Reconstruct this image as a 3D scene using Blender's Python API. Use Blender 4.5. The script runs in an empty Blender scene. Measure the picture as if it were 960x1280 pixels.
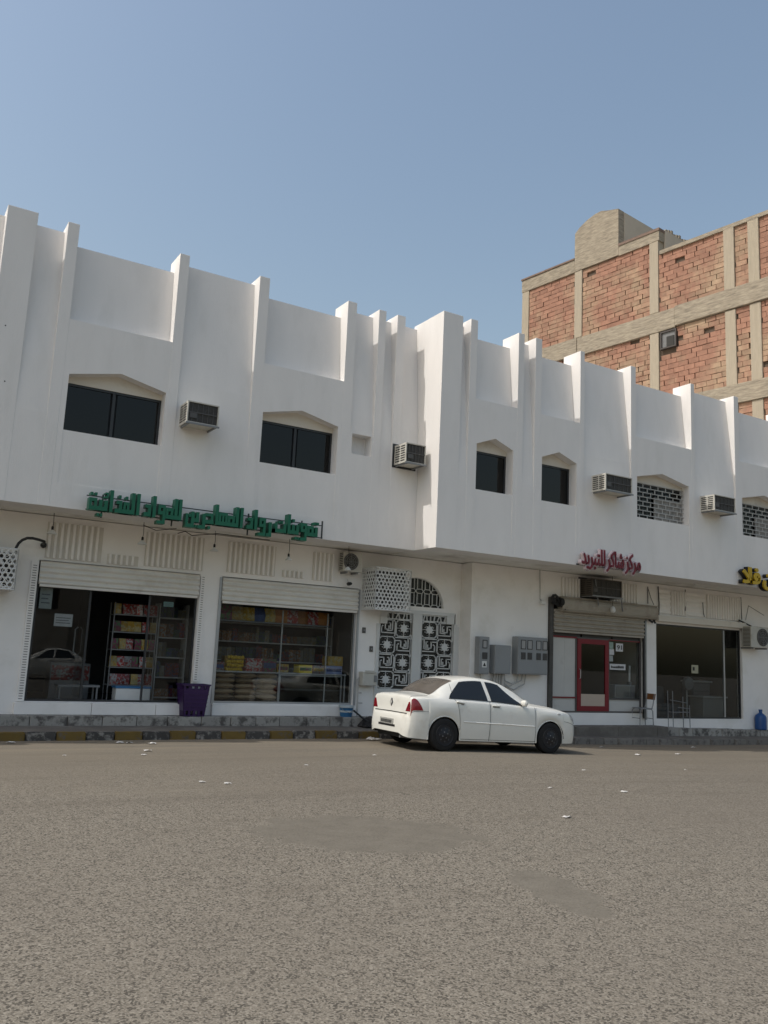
import bpy, bmesh, math, random
from mathutils import Vector, Matrix
import numpy as np

random.seed(7)
SC = bpy.context.scene
COL = SC.collection

# ------------------------------------------------------------------ camera
H = math.radians(59.222); A = math.radians(9.512); RO = math.radians(2.642)
fw = Vector((math.cos(H) * math.cos(A), math.sin(H) * math.cos(A), math.sin(A)))
rt = Vector((math.sin(H), -math.cos(H), 0)); up = rt.cross(fw)
rt2 = rt * math.cos(RO) + up * math.sin(RO); up2 = rt2.cross(fw)
cam = bpy.data.cameras.new('camera'); camo = bpy.data.objects.new('camera', cam); COL.objects.link(camo)
M = Matrix((rt2, up2, -fw)).transposed().to_4x4(); M.translation = Vector((0, 0, 1.68)); camo.matrix_world = M
cam.sensor_fit = 'VERTICAL'; cam.sensor_height = 36; cam.lens = 36 * 1080 / 1280; cam.clip_end = 2000
SC.camera = camo
SC.render.resolution_x = 768; SC.render.resolution_y = 1024

# ------------------------------------------------------------------ light
SUN = Vector((-0.73, 0.105, 1.0)).normalized()
wd = bpy.data.worlds.new('World'); SC.world = wd; wd.use_nodes = True
nt = wd.node_tree; bg = nt.nodes['Background']
sky = nt.nodes.new('ShaderNodeTexSky'); sky.sky_type = 'NISHITA'; sky.sun_disc = False
sky.sun_elevation = math.asin(SUN.z); sky.sun_rotation = math.atan2(SUN.x, SUN.y)
sky.air_density = 1.6; sky.dust_density = 3.5; sky.ozone_density = 0.0; sky.altitude = 0
nt.links.new(sky.outputs[0], bg.inputs[0]); bg.inputs[1].default_value = 0.113
sl = bpy.data.lights.new('sun', 'SUN'); sl.energy = 2.0; sl.angle = math.radians(0.55); sl.color = (1.0, 0.97, 0.925)
so = bpy.data.objects.new('sun', sl); COL.objects.link(so)
so.rotation_euler = (-SUN).to_track_quat('-Z', 'Y').to_euler(); so.location = (-20, 10, 40)
SC.view_settings.view_transform = 'Standard'; SC.view_settings.look = 'None'
SC.view_settings.exposure = 0.33; SC.view_settings.gamma = 1
SC.cycles.use_denoising = True; SC.cycles.max_bounces = 8; SC.cycles.transparent_max_bounces = 16
SC.cycles.sample_clamp_indirect = 4

# ------------------------------------------------------------------ materials
MATS = {}
def mat(name, col, rough=0.8, var=0.0, vscale=3.0, bump=0.0, bscale=40.0, metal=0.0, col2=None, c2scale=1.0, c2lo=.5, c2hi=.7,
        isl=0.0, spec=0.5, coat=0.0, stretch=None, det=4):
    """procedural material: base colour, fine mottling, a second colour in stained patches, relief"""
    if name in MATS: return MATS[name]
    m = bpy.data.materials.new(name); m.use_nodes = True; t = m.node_tree; N = t.nodes; L = t.links
    b = N['Principled BSDF']; b.inputs['Roughness'].default_value = rough; b.inputs['Metallic'].default_value = metal
    b.inputs['Specular IOR Level'].default_value = spec
    if coat: b.inputs['Coat Weight'].default_value = coat; b.inputs['Coat Roughness'].default_value = .06
    g = N.new('ShaderNodeNewGeometry'); pos = g.outputs['Position']
    if stretch:
        mp = N.new('ShaderNodeMapping'); mp.inputs['Scale'].default_value = stretch; L.new(pos, mp.inputs[0]); pos = mp.outputs[0]
    def noise(s, d=det, rg=.55):
        n = N.new('ShaderNodeTexNoise'); n.inputs['Scale'].default_value = s; n.inputs['Detail'].default_value = d
        n.inputs['Roughness'].default_value = rg; L.new(pos, n.inputs['Vector']); return n.outputs['Fac']
    rgb = N.new('ShaderNodeRGB'); rgb.outputs[0].default_value = (*col, 1); c = rgb.outputs[0]
    if col2:
        r = N.new('ShaderNodeMapRange'); r.inputs[1].default_value = c2lo; r.inputs[2].default_value = c2hi; L.new(noise(c2scale, 6, .65), r.inputs[0])
        mx = N.new('ShaderNodeMix'); mx.data_type = 'RGBA'; L.new(r.outputs[0], mx.inputs[0]); L.new(c, mx.inputs[6]); mx.inputs[7].default_value = (*col2, 1); c = mx.outputs[2]
    if var or isl:
        f = None
        if var:
            r = N.new('ShaderNodeMapRange'); r.inputs[1].default_value = .25; r.inputs[2].default_value = .75
            r.inputs[3].default_value = 1 - var; r.inputs[4].default_value = 1 + var; L.new(noise(vscale, 6), r.inputs[0]); f = r.outputs[0]
        if isl:
            oi = N.new('ShaderNodeObjectInfo'); ad = N.new('ShaderNodeMath'); ad.operation = 'ADD'
            L.new(oi.outputs['Random'], ad.inputs[0]); L.new(g.outputs['Random Per Island'], ad.inputs[1])
            fr = N.new('ShaderNodeMath'); fr.operation = 'FRACT'; L.new(ad.outputs[0], fr.inputs[0])
            r = N.new('ShaderNodeMapRange'); r.inputs[3].default_value = 1 - isl; r.inputs[4].default_value = 1 + isl; L.new(fr.outputs[0], r.inputs[0])
            if f is None: f = r.outputs[0]
            else:
                mm = N.new('ShaderNodeMath'); mm.operation = 'MULTIPLY'; L.new(f, mm.inputs[0]); L.new(r.outputs[0], mm.inputs[1]); f = mm.outputs[0]
        vm = N.new('ShaderNodeVectorMath'); vm.operation = 'SCALE'; L.new(c, vm.inputs[0]); L.new(f, vm.inputs['Scale']); c = vm.outputs[0]
    L.new(c, b.inputs['Base Color'])
    if bump:
        bn = N.new('ShaderNodeBump'); bn.inputs['Strength'].default_value = bump; bn.inputs['Distance'].default_value = .02
        L.new(noise(bscale, 5, .6), bn.inputs['Height']); L.new(bn.outputs[0], b.inputs['Normal'])
    MATS[name] = m; return m

def glass(name, tint=(.9, .93, .92), dark=0.0, fres=1.45, rough=0.0):
    if name in MATS: return MATS[name]
    m = bpy.data.materials.new(name); m.use_nodes = True; t = m.node_tree; N = t.nodes; L = t.links
    for n in list(N): N.remove(n)
    o = N.new('ShaderNodeOutputMaterial'); mx = N.new('ShaderNodeMixShader'); tr = N.new('ShaderNodeBsdfTransparent'); gl = N.new('ShaderNodeBsdfGlossy')
    tr.inputs[0].default_value = (tint[0] * (1 - dark), tint[1] * (1 - dark), tint[2] * (1 - dark), 1); gl.inputs['Roughness'].default_value = rough
    f = N.new('ShaderNodeFresnel'); g = N.new('ShaderNodeNewGeometry'); r = N.new('ShaderNodeMapRange'); r.inputs[3].default_value = fres; r.inputs[4].default_value = 1 / fres
    L.new(g.outputs['Backfacing'], r.inputs[0]); L.new(r.outputs[0], f.inputs[0])
    L.new(f.outputs[0], mx.inputs[0]); L.new(tr.outputs[0], mx.inputs[1]); L.new(gl.outputs[0], mx.inputs[2]); L.new(mx.outputs[0], o.inputs[0])
    MATS[name] = m; return m

white = mat('white_paint', (.80, .772, .742), .75, .025, 2.2, .15, 30, col2=(.73, .705, .67), c2scale=1.3, c2lo=.52, c2hi=.82, stretch=(1.6, 1.6, .45))
white2 = mat('white_paint_dusty', (.88, .85, .815), .8, .04, 1.7, .15, 50, col2=(.74, .71, .65), c2scale=1.1, c2lo=.52, c2hi=.8)
beige = mat('beige_render', (.72, .67, .59), .85, .05, 1.2, .15, 55, col2=(.52, .47, .40), c2scale=.8, c2lo=.55, c2hi=.8)
shutterm = mat('shutter_steel', (.74, .715, .66), .6, .06, 2.0, col2=(.56, .52, .45), c2scale=1.4, c2lo=.55, c2hi=.8)
shutterd = mat('shutter_old', (.40, .36, .30), .6, .1, 2.0, col2=(.24, .2, .16), c2scale=2.0, c2lo=.5, c2hi=.75)
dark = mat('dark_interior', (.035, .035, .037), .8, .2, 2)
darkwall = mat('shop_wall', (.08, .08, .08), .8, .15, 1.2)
blackm = mat('black_plastic', (.012, .012, .013), .5, .1, 6)
alu = mat('aluminium', (.42, .43, .44), .4, .05, 5, metal=.6)
darkalu = mat('dark_frame', (.03, .032, .035), .4)
steel = mat('grey_steel', (.23, .235, .24), .5, .06, 5, metal=.2)
panelgrey = mat('meter_box_grey', (.27, .28, .285), .55, .05, 3, col2=(.2, .2, .2), c2scale=3, c2lo=.6, c2hi=.8)
acbeige = mat('ac_casing', (.55, .53, .47), .55, .06, 6, col2=(.36, .32, .26), c2scale=5, c2lo=.55, c2hi=.75)
accoil = mat('ac_coil', (.05, .047, .043), .7, .3, 30, .4, 120)
redm = mat('red_frame', (.20, .006, .014), .5, .06, 3)
green = mat('green_sign', (.0, .12, .062), .4, .08, 5)
signred = mat('sign_red', (.16, .006, .02), .4, .15, 12)
signpink = mat('sign_pale_edge', (.62, .52, .53), .5, .05, 8)
yellow = mat('sign_yellow', (.50, .33, .01), .45, .08, 8)
purple = mat('purple_plastic', (.032, .007, .07), .42, .08, 6)
bluep = mat('blue_plastic', (.04, .17, .36), .4, .06, 6)
blued = mat('deep_blue_plastic', (.01, .07, .24), .4, .06, 6)
whitep = mat('white_plastic', (.72, .72, .70), .45, .03, 6)
wood = mat('brown_wood', (.22, .09, .03), .5, .15, 8, stretch=(2, 2, 12))
rubber = mat('tyre_rubber', (.008, .008, .0085), .85, .15, 20)
cable = mat('black_cable', (.02, .02, .02), .6)
cablew = mat('grey_cable', (.45, .44, .42), .6)
pavem = mat('pavement_concrete', (.145, .13, .113), .9, .14, 2.3, .4, 45, col2=(.25, .23, .20), c2scale=1.3, c2lo=.5, c2hi=.75)
stepm = mat('step_stone', (.36, .34, .305), .85, .14, 4, .35, 40, col2=(.11, .1, .09), c2scale=4.0, c2lo=.48, c2hi=.6, isl=.1)
kerbgrey = mat('kerb_concrete', (.20, .185, .165), .9, .12, 5, .4, 50, col2=(.1, .09, .08), c2scale=6, c2lo=.5, c2hi=.65, isl=.08)
kerbyel = mat('kerb_yellow_worn', (.15, .098, .022), .8, .14, 6, .35, 50, col2=(.11, .095, .075), c2scale=7, c2lo=.52, c2hi=.64, isl=.12)
kerbblk = mat('kerb_black_worn', (.06, .056, .052), .8, .14, 6, .35, 50, col2=(.27, .255, .23), c2scale=7, c2lo=.5, c2hi=.62, isl=.12)
paper = mat('litter_paper', (.60, .58, .55), .8, .05, 30)
sackm = mat('sack_tan', (.34, .25, .15), .8, .2, 9, .3, 40, isl=.3)
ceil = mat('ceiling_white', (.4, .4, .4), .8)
winglass = glass('window_tint', (.5, .54, .58), .72, 1.5)
shopglass = glass('shop_glass', (.93, .95, .95), .08, 1.46)
reflglass = glass('dark_shop_glass', (.9, .93, .93), .26, 1.48)

# ------------------------------------------------------------------ mesh building
class MB:
    def __init__(s): s.v = []; s.f = []
    def add(s, vs, fs):
        o = len(s.v); s.v += [tuple(p) for p in vs]; s.f += [tuple(i + o for i in f) for f in fs]; return s
    def box(s, x0, x1, y0, y1, z0, z1):
        return s.add([(x0, y0, z0), (x1, y0, z0), (x1, y1, z0), (x0, y1, z0), (x0, y0, z1), (x1, y0, z1), (x1, y1, z1), (x0, y1, z1)],
                     [(0, 3, 2, 1), (4, 5, 6, 7), (0, 1, 5, 4), (1, 2, 6, 5), (2, 3, 7, 6), (3, 0, 4, 7)])
    def prism(s, poly, ax, a0, a1):
        """poly: 2d points; ax 'y': points are (x,z) extruded along y; 'x': (y,z) along x; 'z': (x,y) along z"""
        n = len(poly)
        def P(p, a):
            return {'y': (p[0], a, p[1]), 'x': (a, p[0], p[1]), 'z': (p[0], p[1], a)}[ax]
        vs = [P(p, a0) for p in poly] + [P(p, a1) for p in poly]
        fs = [tuple(range(n)), tuple(range(2 * n - 1, n - 1, -1))] + [(i, i + n, (i + 1) % n + n, (i + 1) % n) for i in range(n)]
        return s.add(vs, fs)
    def tube(s, pts, r, n=6, caps=True):
        pts = [Vector(p) for p in pts]; o = len(s.v); ref = None
        for i, p in enumerate(pts):
            d = (pts[min(i + 1, len(pts) - 1)] - pts[max(i - 1, 0)]).normalized()
            if ref is None: ref = d.cross(Vector((0, 0, 1)) if abs(d.z) < .9 else Vector((1, 0, 0)))
            a = (ref - d * ref.dot(d)).normalized(); b = d.cross(a); ref = a
            rr = r[i] if isinstance(r, (list, tuple)) else r
            for k in range(n):
                t = 2 * math.pi * k / n; s.v.append(tuple(p + a * rr * math.cos(t) + b * rr * math.sin(t)))
        for i in range(len(pts) - 1):
            for k in range(n):
                s.f.append((o + i * n + k, o + i * n + (k + 1) % n, o + (i + 1) * n + (k + 1) % n, o + (i + 1) * n + k))
        if caps:
            s.f.append(tuple(o + k for k in range(n - 1, -1, -1))); s.f.append(tuple(o + (len(pts) - 1) * n + k for k in range(n)))
        return s
    def lathe(s, prof, c, axis='z', n=20, closed=False):
        """prof: (r, h) pairs revolved about an axis through c"""
        o = len(s.v)
        for r, h in prof:
            for k in range(n):
                t = 2 * math.pi * k / n; a, b = r * math.cos(t), r * math.sin(t)
                s.v.append({'z': (c[0] + a, c[1] + b, c[2] + h), 'y': (c[0] + a, c[1] + h, c[2] + b), 'x': (c[0] + h, c[1] + a, c[2] + b)}[axis])
        m = len(prof)
        for i in range(m if closed else m - 1):
            j = (i + 1) % m
            for k in range(n): s.f.append((o + i * n + k, o + i * n + (k + 1) % n, o + j * n + (k + 1) % n, o + j * n + k))
        if not closed:
            s.f.append(tuple(o + k for k in range(n - 1, -1, -1))); s.f.append(tuple(o + (m - 1) * n + k for k in range(n)))
        return s
    def grid(s, rows):
        o = len(s.v); n = len(rows[0])
        for r in rows: s.v += [tuple(p) for p in r]
        for i in range(len(rows) - 1):
            for j in range(n - 1): s.f.append((o + i * n + j, o + i * n + j + 1, o + (i + 1) * n + j + 1, o + (i + 1) * n + j))
        return s
    def mesh(s, name, m, smooth=False, org=(0, 0, 0)):
        me = bpy.data.meshes.new(name)
        me.from_pydata([(x - org[0], y - org[1], z - org[2]) for x, y, z in s.v], [], s.f)
        bm = bmesh.new(); bm.from_mesh(me); bmesh.ops.recalc_face_normals(bm, faces=bm.faces); bm.to_mesh(me); bm.free()
        if m: me.materials.append(m)
        if smooth:
            for p in me.polygons: p.use_smooth = True
            try: me.set_sharp_from_angle(angle=math.radians(smooth if smooth is not True else 40))
            except Exception: pass
        return me
    def build(s, name, m, parent=None, smooth=False, bevel=0):
        org = world_org(parent) if parent else (0, 0, 0)
        o = bpy.data.objects.new(name, s.mesh(name, m, smooth, org)); COL.objects.link(o); o.parent = parent
        if bevel:
            b = o.modifiers.new('bevel', 'BEVEL'); b.width = bevel; b.segments = 2; b.limit_method = 'ANGLE'
        return o

ORG = {}
def world_org(o):
    while o.parent: o = o.parent
    return ORG.get(o.name, (0, 0, 0))
def tag(o, label=None, cat=None, group=None, kind=None):
    if label: o['label'] = label
    if cat: o['category'] = cat
    if group: o['group'] = group
    if kind: o['kind'] = kind
    return o
def thing(name, loc, label, cat, group=None):
    o = bpy.data.objects.new(name, None); COL.objects.link(o); o.location = loc; o.empty_display_size = .2
    ORG[o.name] = tuple(loc); return tag(o, label, cat, group)
def single(mb, name, m, loc, label, cat, group=None, smooth=False, bevel=0):
    """a thing that is one mesh, its origin at its base"""
    o = bpy.data.objects.new(name, mb.mesh(name, m, smooth, loc)); COL.objects.link(o); o.location = loc
    if bevel:
        b = o.modifiers.new('bevel', 'BEVEL'); b.width = bevel; b.segments = 2; b.limit_method = 'ANGLE'
    return tag(o, label, cat, group)
def copy_tree(o, parent=None):
    c = o.copy(); COL.objects.link(c); c.parent = parent
    for ch in [x for x in bpy.data.objects if x.parent == o]: copy_tree(ch, c)
    return c
def lin(pts):
    xs = [p[0] for p in pts]; ys = [p[1] for p in pts]
    return lambda x: float(np.interp(x, xs, ys))
def B(*a): return MB().box(*a)

# ------------------------------------------------------------------ ground
GZ = [(-200, 0), (7.5, 0), (9.7, -.01), (12.2, -.085), (15, -.185), (18, -.24), (22.6, -.29), (40, -.36), (200, -.5)]
def gz(x):
    t = 0
    for d, w in ((-1.2, .25), (0, .5), (1.2, .25)): t += w * float(np.interp(x + d, [p[0] for p in GZ], [p[1] for p in GZ]))
    return t

def road_material():
    m = bpy.data.materials.new('dusty_asphalt'); m.use_nodes = True; t = m.node_tree; N = t.nodes; L = t.links; b = N['Principled BSDF']
    b.inputs['Roughness'].default_value = .9; b.inputs['Specular IOR Level'].default_value = .25
    g = N.new('ShaderNodeNewGeometry'); pos = g.outputs['Position']
    def noise(s, d=4, r=.55, v=None):
        n = N.new('ShaderNodeTexNoise'); n.inputs['Scale'].default_value = s; n.inputs['Detail'].default_value = d; n.inputs['Roughness'].default_value = r
        L.new(v or pos, n.inputs['Vector']); return n.outputs['Fac']
    def rng(x, a, c, lo=0., hi=1.):
        r = N.new('ShaderNodeMapRange'); r.inputs[1].default_value = a; r.inputs[2].default_value = c; r.inputs[3].default_value = lo; r.inputs[4].default_value = hi; L.new(x, r.inputs[0]); return r.outputs[0]
    def mix(f, a, c):
        x = N.new('ShaderNodeMix'); x.data_type = 'RGBA'
        if isinstance(f, float): x.inputs[0].default_value = f
        else: L.new(f, x.inputs[0])
        for i, q in ((6, a), (7, c)):
            if isinstance(q, tuple): x.inputs[i].default_value = (*q, 1)
            else: L.new(q, x.inputs[i])
        return x.outputs[2]
    def mul(a, c):
        x = N.new('ShaderNodeMath'); x.operation = 'MULTIPLY'
        for i, q in ((0, a), (1, c)):
            if isinstance(q, (int, float)): x.inputs[i].default_value = q
            else: L.new(q, x.inputs[i])
        return x.outputs[0]
    # worn aggregate: pits between the chips, dust lying over them towards the kerb and in drifts
    sep = N.new('ShaderNodeSeparateXYZ'); L.new(pos, sep.inputs[0])
    mp = N.new('ShaderNodeMapping'); mp.inputs['Scale'].default_value = (.35, 1.0, 1); L.new(pos, mp.inputs[0])
    drift = noise(.55, 5, .6, mp.outputs[0])
    ad = N.new('ShaderNodeMath'); ad.operation = 'ADD'; L.new(rng(sep.outputs['Y'], 8.5, 13.5, 0, .8), ad.inputs[0]); L.new(rng(drift, .45, .8, 0, .4), ad.inputs[1])
    dust = rng(ad.outputs[0], .30, .95)
    inv = N.new('ShaderNodeMath'); inv.operation = 'SUBTRACT'; inv.inputs[0].default_value = 1; L.new(dust, inv.inputs[1])
    def cells(sc_):
        v = N.new('ShaderNodeTexVoronoi'); v.inputs['Scale'].default_value = sc_; L.new(pos, v.inputs['Vector'])
        sp = N.new('ShaderNodeSeparateColor'); L.new(v.outputs['Color'], sp.inputs[0]); return sp.outputs[0], sp.outputs[1], v.outputs['Distance']
    r1, g1, d1 = cells(84); r2, g2, d2 = cells(140)
    chip = mix(r2, (.143, .126, .100), (.276, .246, .197))
    base = mix(mul(rng(r1, .70, .92), .6), chip, (.34, .309, .255))
    pits = mul(rng(g1, .40, .22), rng(noise(11, 3), .25, .5))
    base = mix(mul(pits, .85), base, (.045, .040, .032))
    base = mix(mul(dust, .8), base, (.170, .149, .115))
    base = mix(rng(noise(.22, 3), .42, .68, 0, .35), base, (.15, .13, .105))
    base = mix(rng(noise(2.4, 5, .6, mp.outputs[0]), .56, .75, 0, .45), base, (.125, .107, .083))
    # worn wheel lanes and old drag marks running along the street
    mp2 = N.new('ShaderNodeMapping'); mp2.inputs['Scale'].default_value = (.09, 1.6, 1); mp2.inputs['Rotation'].default_value = (0, 0, .04); L.new(pos, mp2.inputs[0])
    base = mix(mul(rng(noise(1.0, 6, .65, mp2.outputs[0]), .50, .68, 0, .42), rng(sep.outputs['Y'], 6.5, 11)), base, (.125, .108, .085))
    base = mix(mul(rng(noise(1.9, 6, .7, mp2.outputs[0]), .60, .70, 0, .5), rng(sep.outputs['Y'], 6.5, 11)), base, (.222, .197, .155))
    st = noise(.8, 6, .7); base = mix(rng(st, .66, .74, 0, .4), base, (.085, .073, .058))
    base = mix(mul(rng(sep.outputs['Y'], 13.0, 15.6), rng(noise(1.6, 6, .65, mp2.outputs[0]), .40, .62, 0, .75)), base, (.245, .205, .150))
    # two old repairs: finer, dust-filled surface with ragged edges
    def repair(cx, cy, rx, ry, ang):
        v = N.new('ShaderNodeMapping'); v.vector_type = 'TEXTURE'; v.inputs['Location'].default_value = (cx, cy, 0); v.inputs['Rotation'].default_value = (0, 0, ang); v.inputs['Scale'].default_value = (rx, ry, 1000)
        L.new(pos, v.inputs[0]); ln = N.new('ShaderNodeVectorMath'); ln.operation = 'LENGTH'; L.new(v.outputs[0], ln.inputs[0])
        e = N.new('ShaderNodeMath'); e.operation = 'ADD'; L.new(ln.outputs['Value'], e.inputs[0]); L.new(rng(noise(3.2, 7, .68), .2, .8, -.42, .42), e.inputs[1])
        return rng(e.outputs[0], 1.06, .90)
    pa = N.new('ShaderNodeMath'); pa.operation = 'MAXIMUM'; L.new(repair(4.42, 7.52, 1.12, .86, -.45), pa.inputs[0]); L.new(repair(4.76, 5.18, .26, .66, -.25), pa.inputs[1]); pat = pa.outputs[0]
    fill = mix(rng(noise(4, 5), .4, .65), (.148, .133, .107), (.174, .157, .127))
    base = mix(mul(pat, .82), base, fill)
    L.new(base, b.inputs['Base Color'])
    bn = N.new('ShaderNodeBump'); bn.inputs['Distance'].default_value = .006
    L.new(mul(rng(dust, 0, 1, 1, .25), .9), bn.inputs['Strength'])
    hh = N.new('ShaderNodeMath'); hh.operation = 'SUBTRACT'; L.new(r1, hh.inputs[0]); L.new(pits, hh.inputs[1])
    L.new(hh.outputs[0], bn.inputs['Height']); L.new(bn.outputs[0], b.inputs['Normal'])
    return m
roadm = road_material()
xs = [-300, -120, -50, -25] + [i * .9 for i in range(-12, 50)] + [60, 120, 300]
ys = [-300, -100, -40, -20, -8, 0, 4, 8, 12, 16, 18, 30, 80, 300]
tag(MB().grid([[(x, y, gz(x)) for y in ys] for x in xs]).build('road', roadm), kind='structure')

# pavement, kerb stones and steps
pav = tag(MB().grid([[(x, 16.13, gz(x) + .135), (x, 16.7, gz(x) + .142), (x, 18.4, gz(x) + .148)] for x in [-10, -3, 4, 9, 11, 12.5, 14, 16, 18, 20, 23, 27]]).build('pavement', pavem), kind='structure')
kb = {}
for nm, m in (('y', kerbyel), ('b', kerbblk), ('g', kerbgrey)):
    kb[nm] = B(-.244, .244, 0, .15, -.12, .145)
    o = bpy.data.objects.new('tmp', kb[nm].mesh('kerb_stone', m)); kb[nm] = o.data; bpy.data.objects.remove(o)
    bm = bmesh.new(); bm.from_mesh(kb[nm]); bmesh.ops.bevel(bm, geom=[e for e in bm.edges], offset=.018, segments=2, affect='EDGES'); bm.to_mesh(kb[nm]); bm.free()
for i in range(60):
    x = -3.58 + .5 * i
    if x > 26: break
    nm = ('y' if i % 2 == 0 else 'b') if x < 10.2 else 'g'
    o = bpy.data.objects.new('kerb_stone', kb[nm]); COL.objects.link(o); o.parent = pav
    o.location = (x, 15.99 + random.uniform(-.012, .012), gz(x) + random.uniform(-.006, .006)); o.rotation_euler = (random.uniform(-.02, .02), 0, random.uniform(-.012, .012))
def stones(y, x0, x1, zf, h, L, m, name, depth=.4):
    x = x0
    while x < x1 - .05:
        w = min(L * random.uniform(.85, 1.15), x1 - x)
        z = zf(x + w / 2)
        o = B(x + .006, x + w - .006, y + random.uniform(-.008, .008), y + depth, z - h, z + random.uniform(-.004, .004)).build(name, m, pav, bevel=.012); x += w
stones(17.2, -4, 10.4, lambda x: .32, .3, .62, stepm, 'step_stone', .42)
stones(17.2, 10.4, 12.82, lambda x: .32, .35, .6, stepm, 'step_stone', .42)
stones(16.88, 19.25, 25.3, lambda x: .115 - (x - 19.3) * .02, .32, .62, stepm, 'step_stone', .28)
stones(16.62, 14.3, 19.22, lambda x: .16, .42, 1.6, pavem, 'platform_slab', .53)
stones(16.98, 12.84, 14.3, lambda x: .10, .42, .7, stepm, 'step_stone', .18)

# ------------------------------------------------------------------ the white building
WB = thing('white_building', (10.6, 17.0, 0), 'long white two storey building with notched parapet and a row of shops below', 'building')
LY, RY, LW, RW, ZS = 16.4, 15.55, 17.6, 17.15, 4.1
def wall_openings(mb, x0, x1, z0, z1, y0, y1, ops):
    """solid wall with rectangular openings ops = (xa, xb, za, zb), each in its own x range"""
    x = x0
    for xa, xb, za, zb in sorted(ops):
        if xa > x: mb.box(x, xa, y0, y1, z0, z1)
        if za > z0: mb.box(xa, xb, y0, y1, z0, za)
        if zb < z1: mb.box(xa, xb, y0, y1, zb, z1)
        x = xb
    if x < x1: mb.box(x, x1, y0, y1, z0, z1)

def window(xa, xb, Y, kind):
    """pointed niche with a sliding window: frame, panes, blind panel above"""
    zs, zt, yb = 5.55, 6.52, Y + .30
    w = MB()
    t = .045
    w.box(xa, xb, yb - .03, yb + .03, zs + .0, zs + t); w.box(xa, xb, yb - .03, yb + .03, zt - t, zt)
    w.box(xa, xa + t, yb - .028, yb + .028, zs + t, zt - t); w.box(xb - t, xb, yb - .028, yb + .028, zs + t, zt - t)
    fr = w.build('window', darkalu, WB)
    xm = (xa + xb) / 2
    if xb - xa > 1.4: B(xm - .03, xm + .03, yb - .022, yb + .03, zs + t, zt - t).build('mullion', darkalu, fr)
    for (p, q) in (((xa, xm - .03), (xm + .03, xb)) if xb - xa > 1.4 else ((xa, xb),)):
        B(p + t * .8, q - t * .8, yb - .006, yb + .006, zs + t, zt - t).build('pane', winglass, fr)
    B(xa, xb, yb + .06, yb + .10, zs, zt + .02).build('dark_backing', mat('window_backing', (.045, .05, .055), .7, .2, 3), fr)  # near-black sheet behind the panes, the dark of the room painted on it
    B(xa, xb, yb - .05, yb + .2, zt, 7.0).build('lintel', beige, fr)
    if kind == 'grille':
        g = MB(); ng = 8; hh = (zt - zs) / ng
        for i in range(ng + 1): g.box(xa, xb, yb - .11, yb - .088, zs + i * hh - .008, zs + i * hh + .008)
        for i in range(ng):
            k = 0; x = xa + (.13 if i % 2 else .0)
            while x < xb:
                g.box(x, min(x + .017, xb), yb - .108, yb - .09, zs + i * hh + .012, zs + (i + 1) * hh - .012); x += .29
        g.build('grille', mat('grille_paint', (.5, .49, .46), .6, .1, 9), fr)
        B(xm - .1, xb - t, yb - .06, yb - .035, zs + t, zs + .66).build('shade_cloth', mat('shade_cloth', (.30, .29, .27), .9, .35, 9, .2, 60), fr)
    return fr

def fin(x0, x1, Y, top=9.58):
    MB().box(x0, x1, Y, Y + .62, ZS, top).build('fin', white, WB, bevel=.005)
def high(x0, x1, Y, niche=None):
    top = 9.47
    prof = [(Y + .003, ZS), (Y + .004, 5.8), (Y + .05, 6.9), (Y + .285, top), (Y + .5, top), (Y + .6, ZS)]
    mb = MB()
    if not niche: mb.prism(prof, 'x', x0, x1)
    else:
        a, b, za, zb = niche
        mb.prism([(Y + .003, ZS), (Y + .003, za), (Y + .6, za), (Y + .6, ZS)], 'x', x0, x1)
        mb.prism([(Y + .035, zb), (Y + .05, 6.9), (Y + .285, top), (Y + .5, top), (Y + .6, zb)], 'x', x0, x1)
        mb.box(x0, a, Y + .003, Y + .6, za, zb); mb.box(b, x1, Y + .003, Y + .6, za, zb); mb.box(a, b, Y + .30, Y + .58, za, zb)
    mb.build('wall_panel', white, WB)
def bay(x0, x1, Y, win=None):
    F = Y + .003; zb = 7.68
    mb = MB()
    if win:
        xa, xb, xp, kind = win
        mb.box(x0, xa, F, Y + .6, ZS, zb); mb.box(xb, x1, F, Y + .6, ZS, zb)
        mb.box(xa, xb, F, Y + .6, ZS, 4.55); mb.box(xa, xb, F + .009, Y + .6, 4.55, 5.55)
        mb.prism([(xa, zb), (xa, 6.62), (xp, 6.82), (xb, 6.62), (xb, zb)], 'y', F, Y + .3)
        mb.box(xa, xb, Y + .5, Y + .6, 5.55, zb)
        window(xa, xb, Y, kind)
    else: mb.box(x0, x1, F, Y + .6, ZS, zb)
    prof = [(F, zb), (Y + .19, zb + .012), (Y + .215, zb + .05), (Y + .34, 9.28), (Y + .56, 9.28), (Y + .56, zb)]
    mb.prism(prof, 'x', x0, x1)
    mb.build('wall_bay', white, WB, smooth=28)
SEG_L = [('f', -4.6, -4.35), ('h', -4.35, -2.6), ('f', -2.6, -2.35), ('b', -2.35, -.5, (-2.25, -.6, -1.4, 'plain')), ('f', -.5, -.25), ('h', -.25, 1.42),
         ('f', 1.42, 1.95), ('h', 1.95, 2.49), ('f', 2.49, 2.70), ('b', 2.70, 4.68, (2.80, 4.64, 3.75, 'plain')), ('f', 4.68, 4.88), ('h', 4.88, 6.43),
         ('f', 6.43, 6.66), ('b', 6.66, 8.58, (6.71, 8.50, 7.61, 'plain')), ('f', 8.58, 8.81), ('h', 8.81, 9.40, (8.86, 9.36, 6.08, 6.55)), ('f', 9.40, 9.59), ('h', 9.59, 9.90), ('f', 9.90, 10.12), ('h', 10.12, 10.62)]
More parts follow.
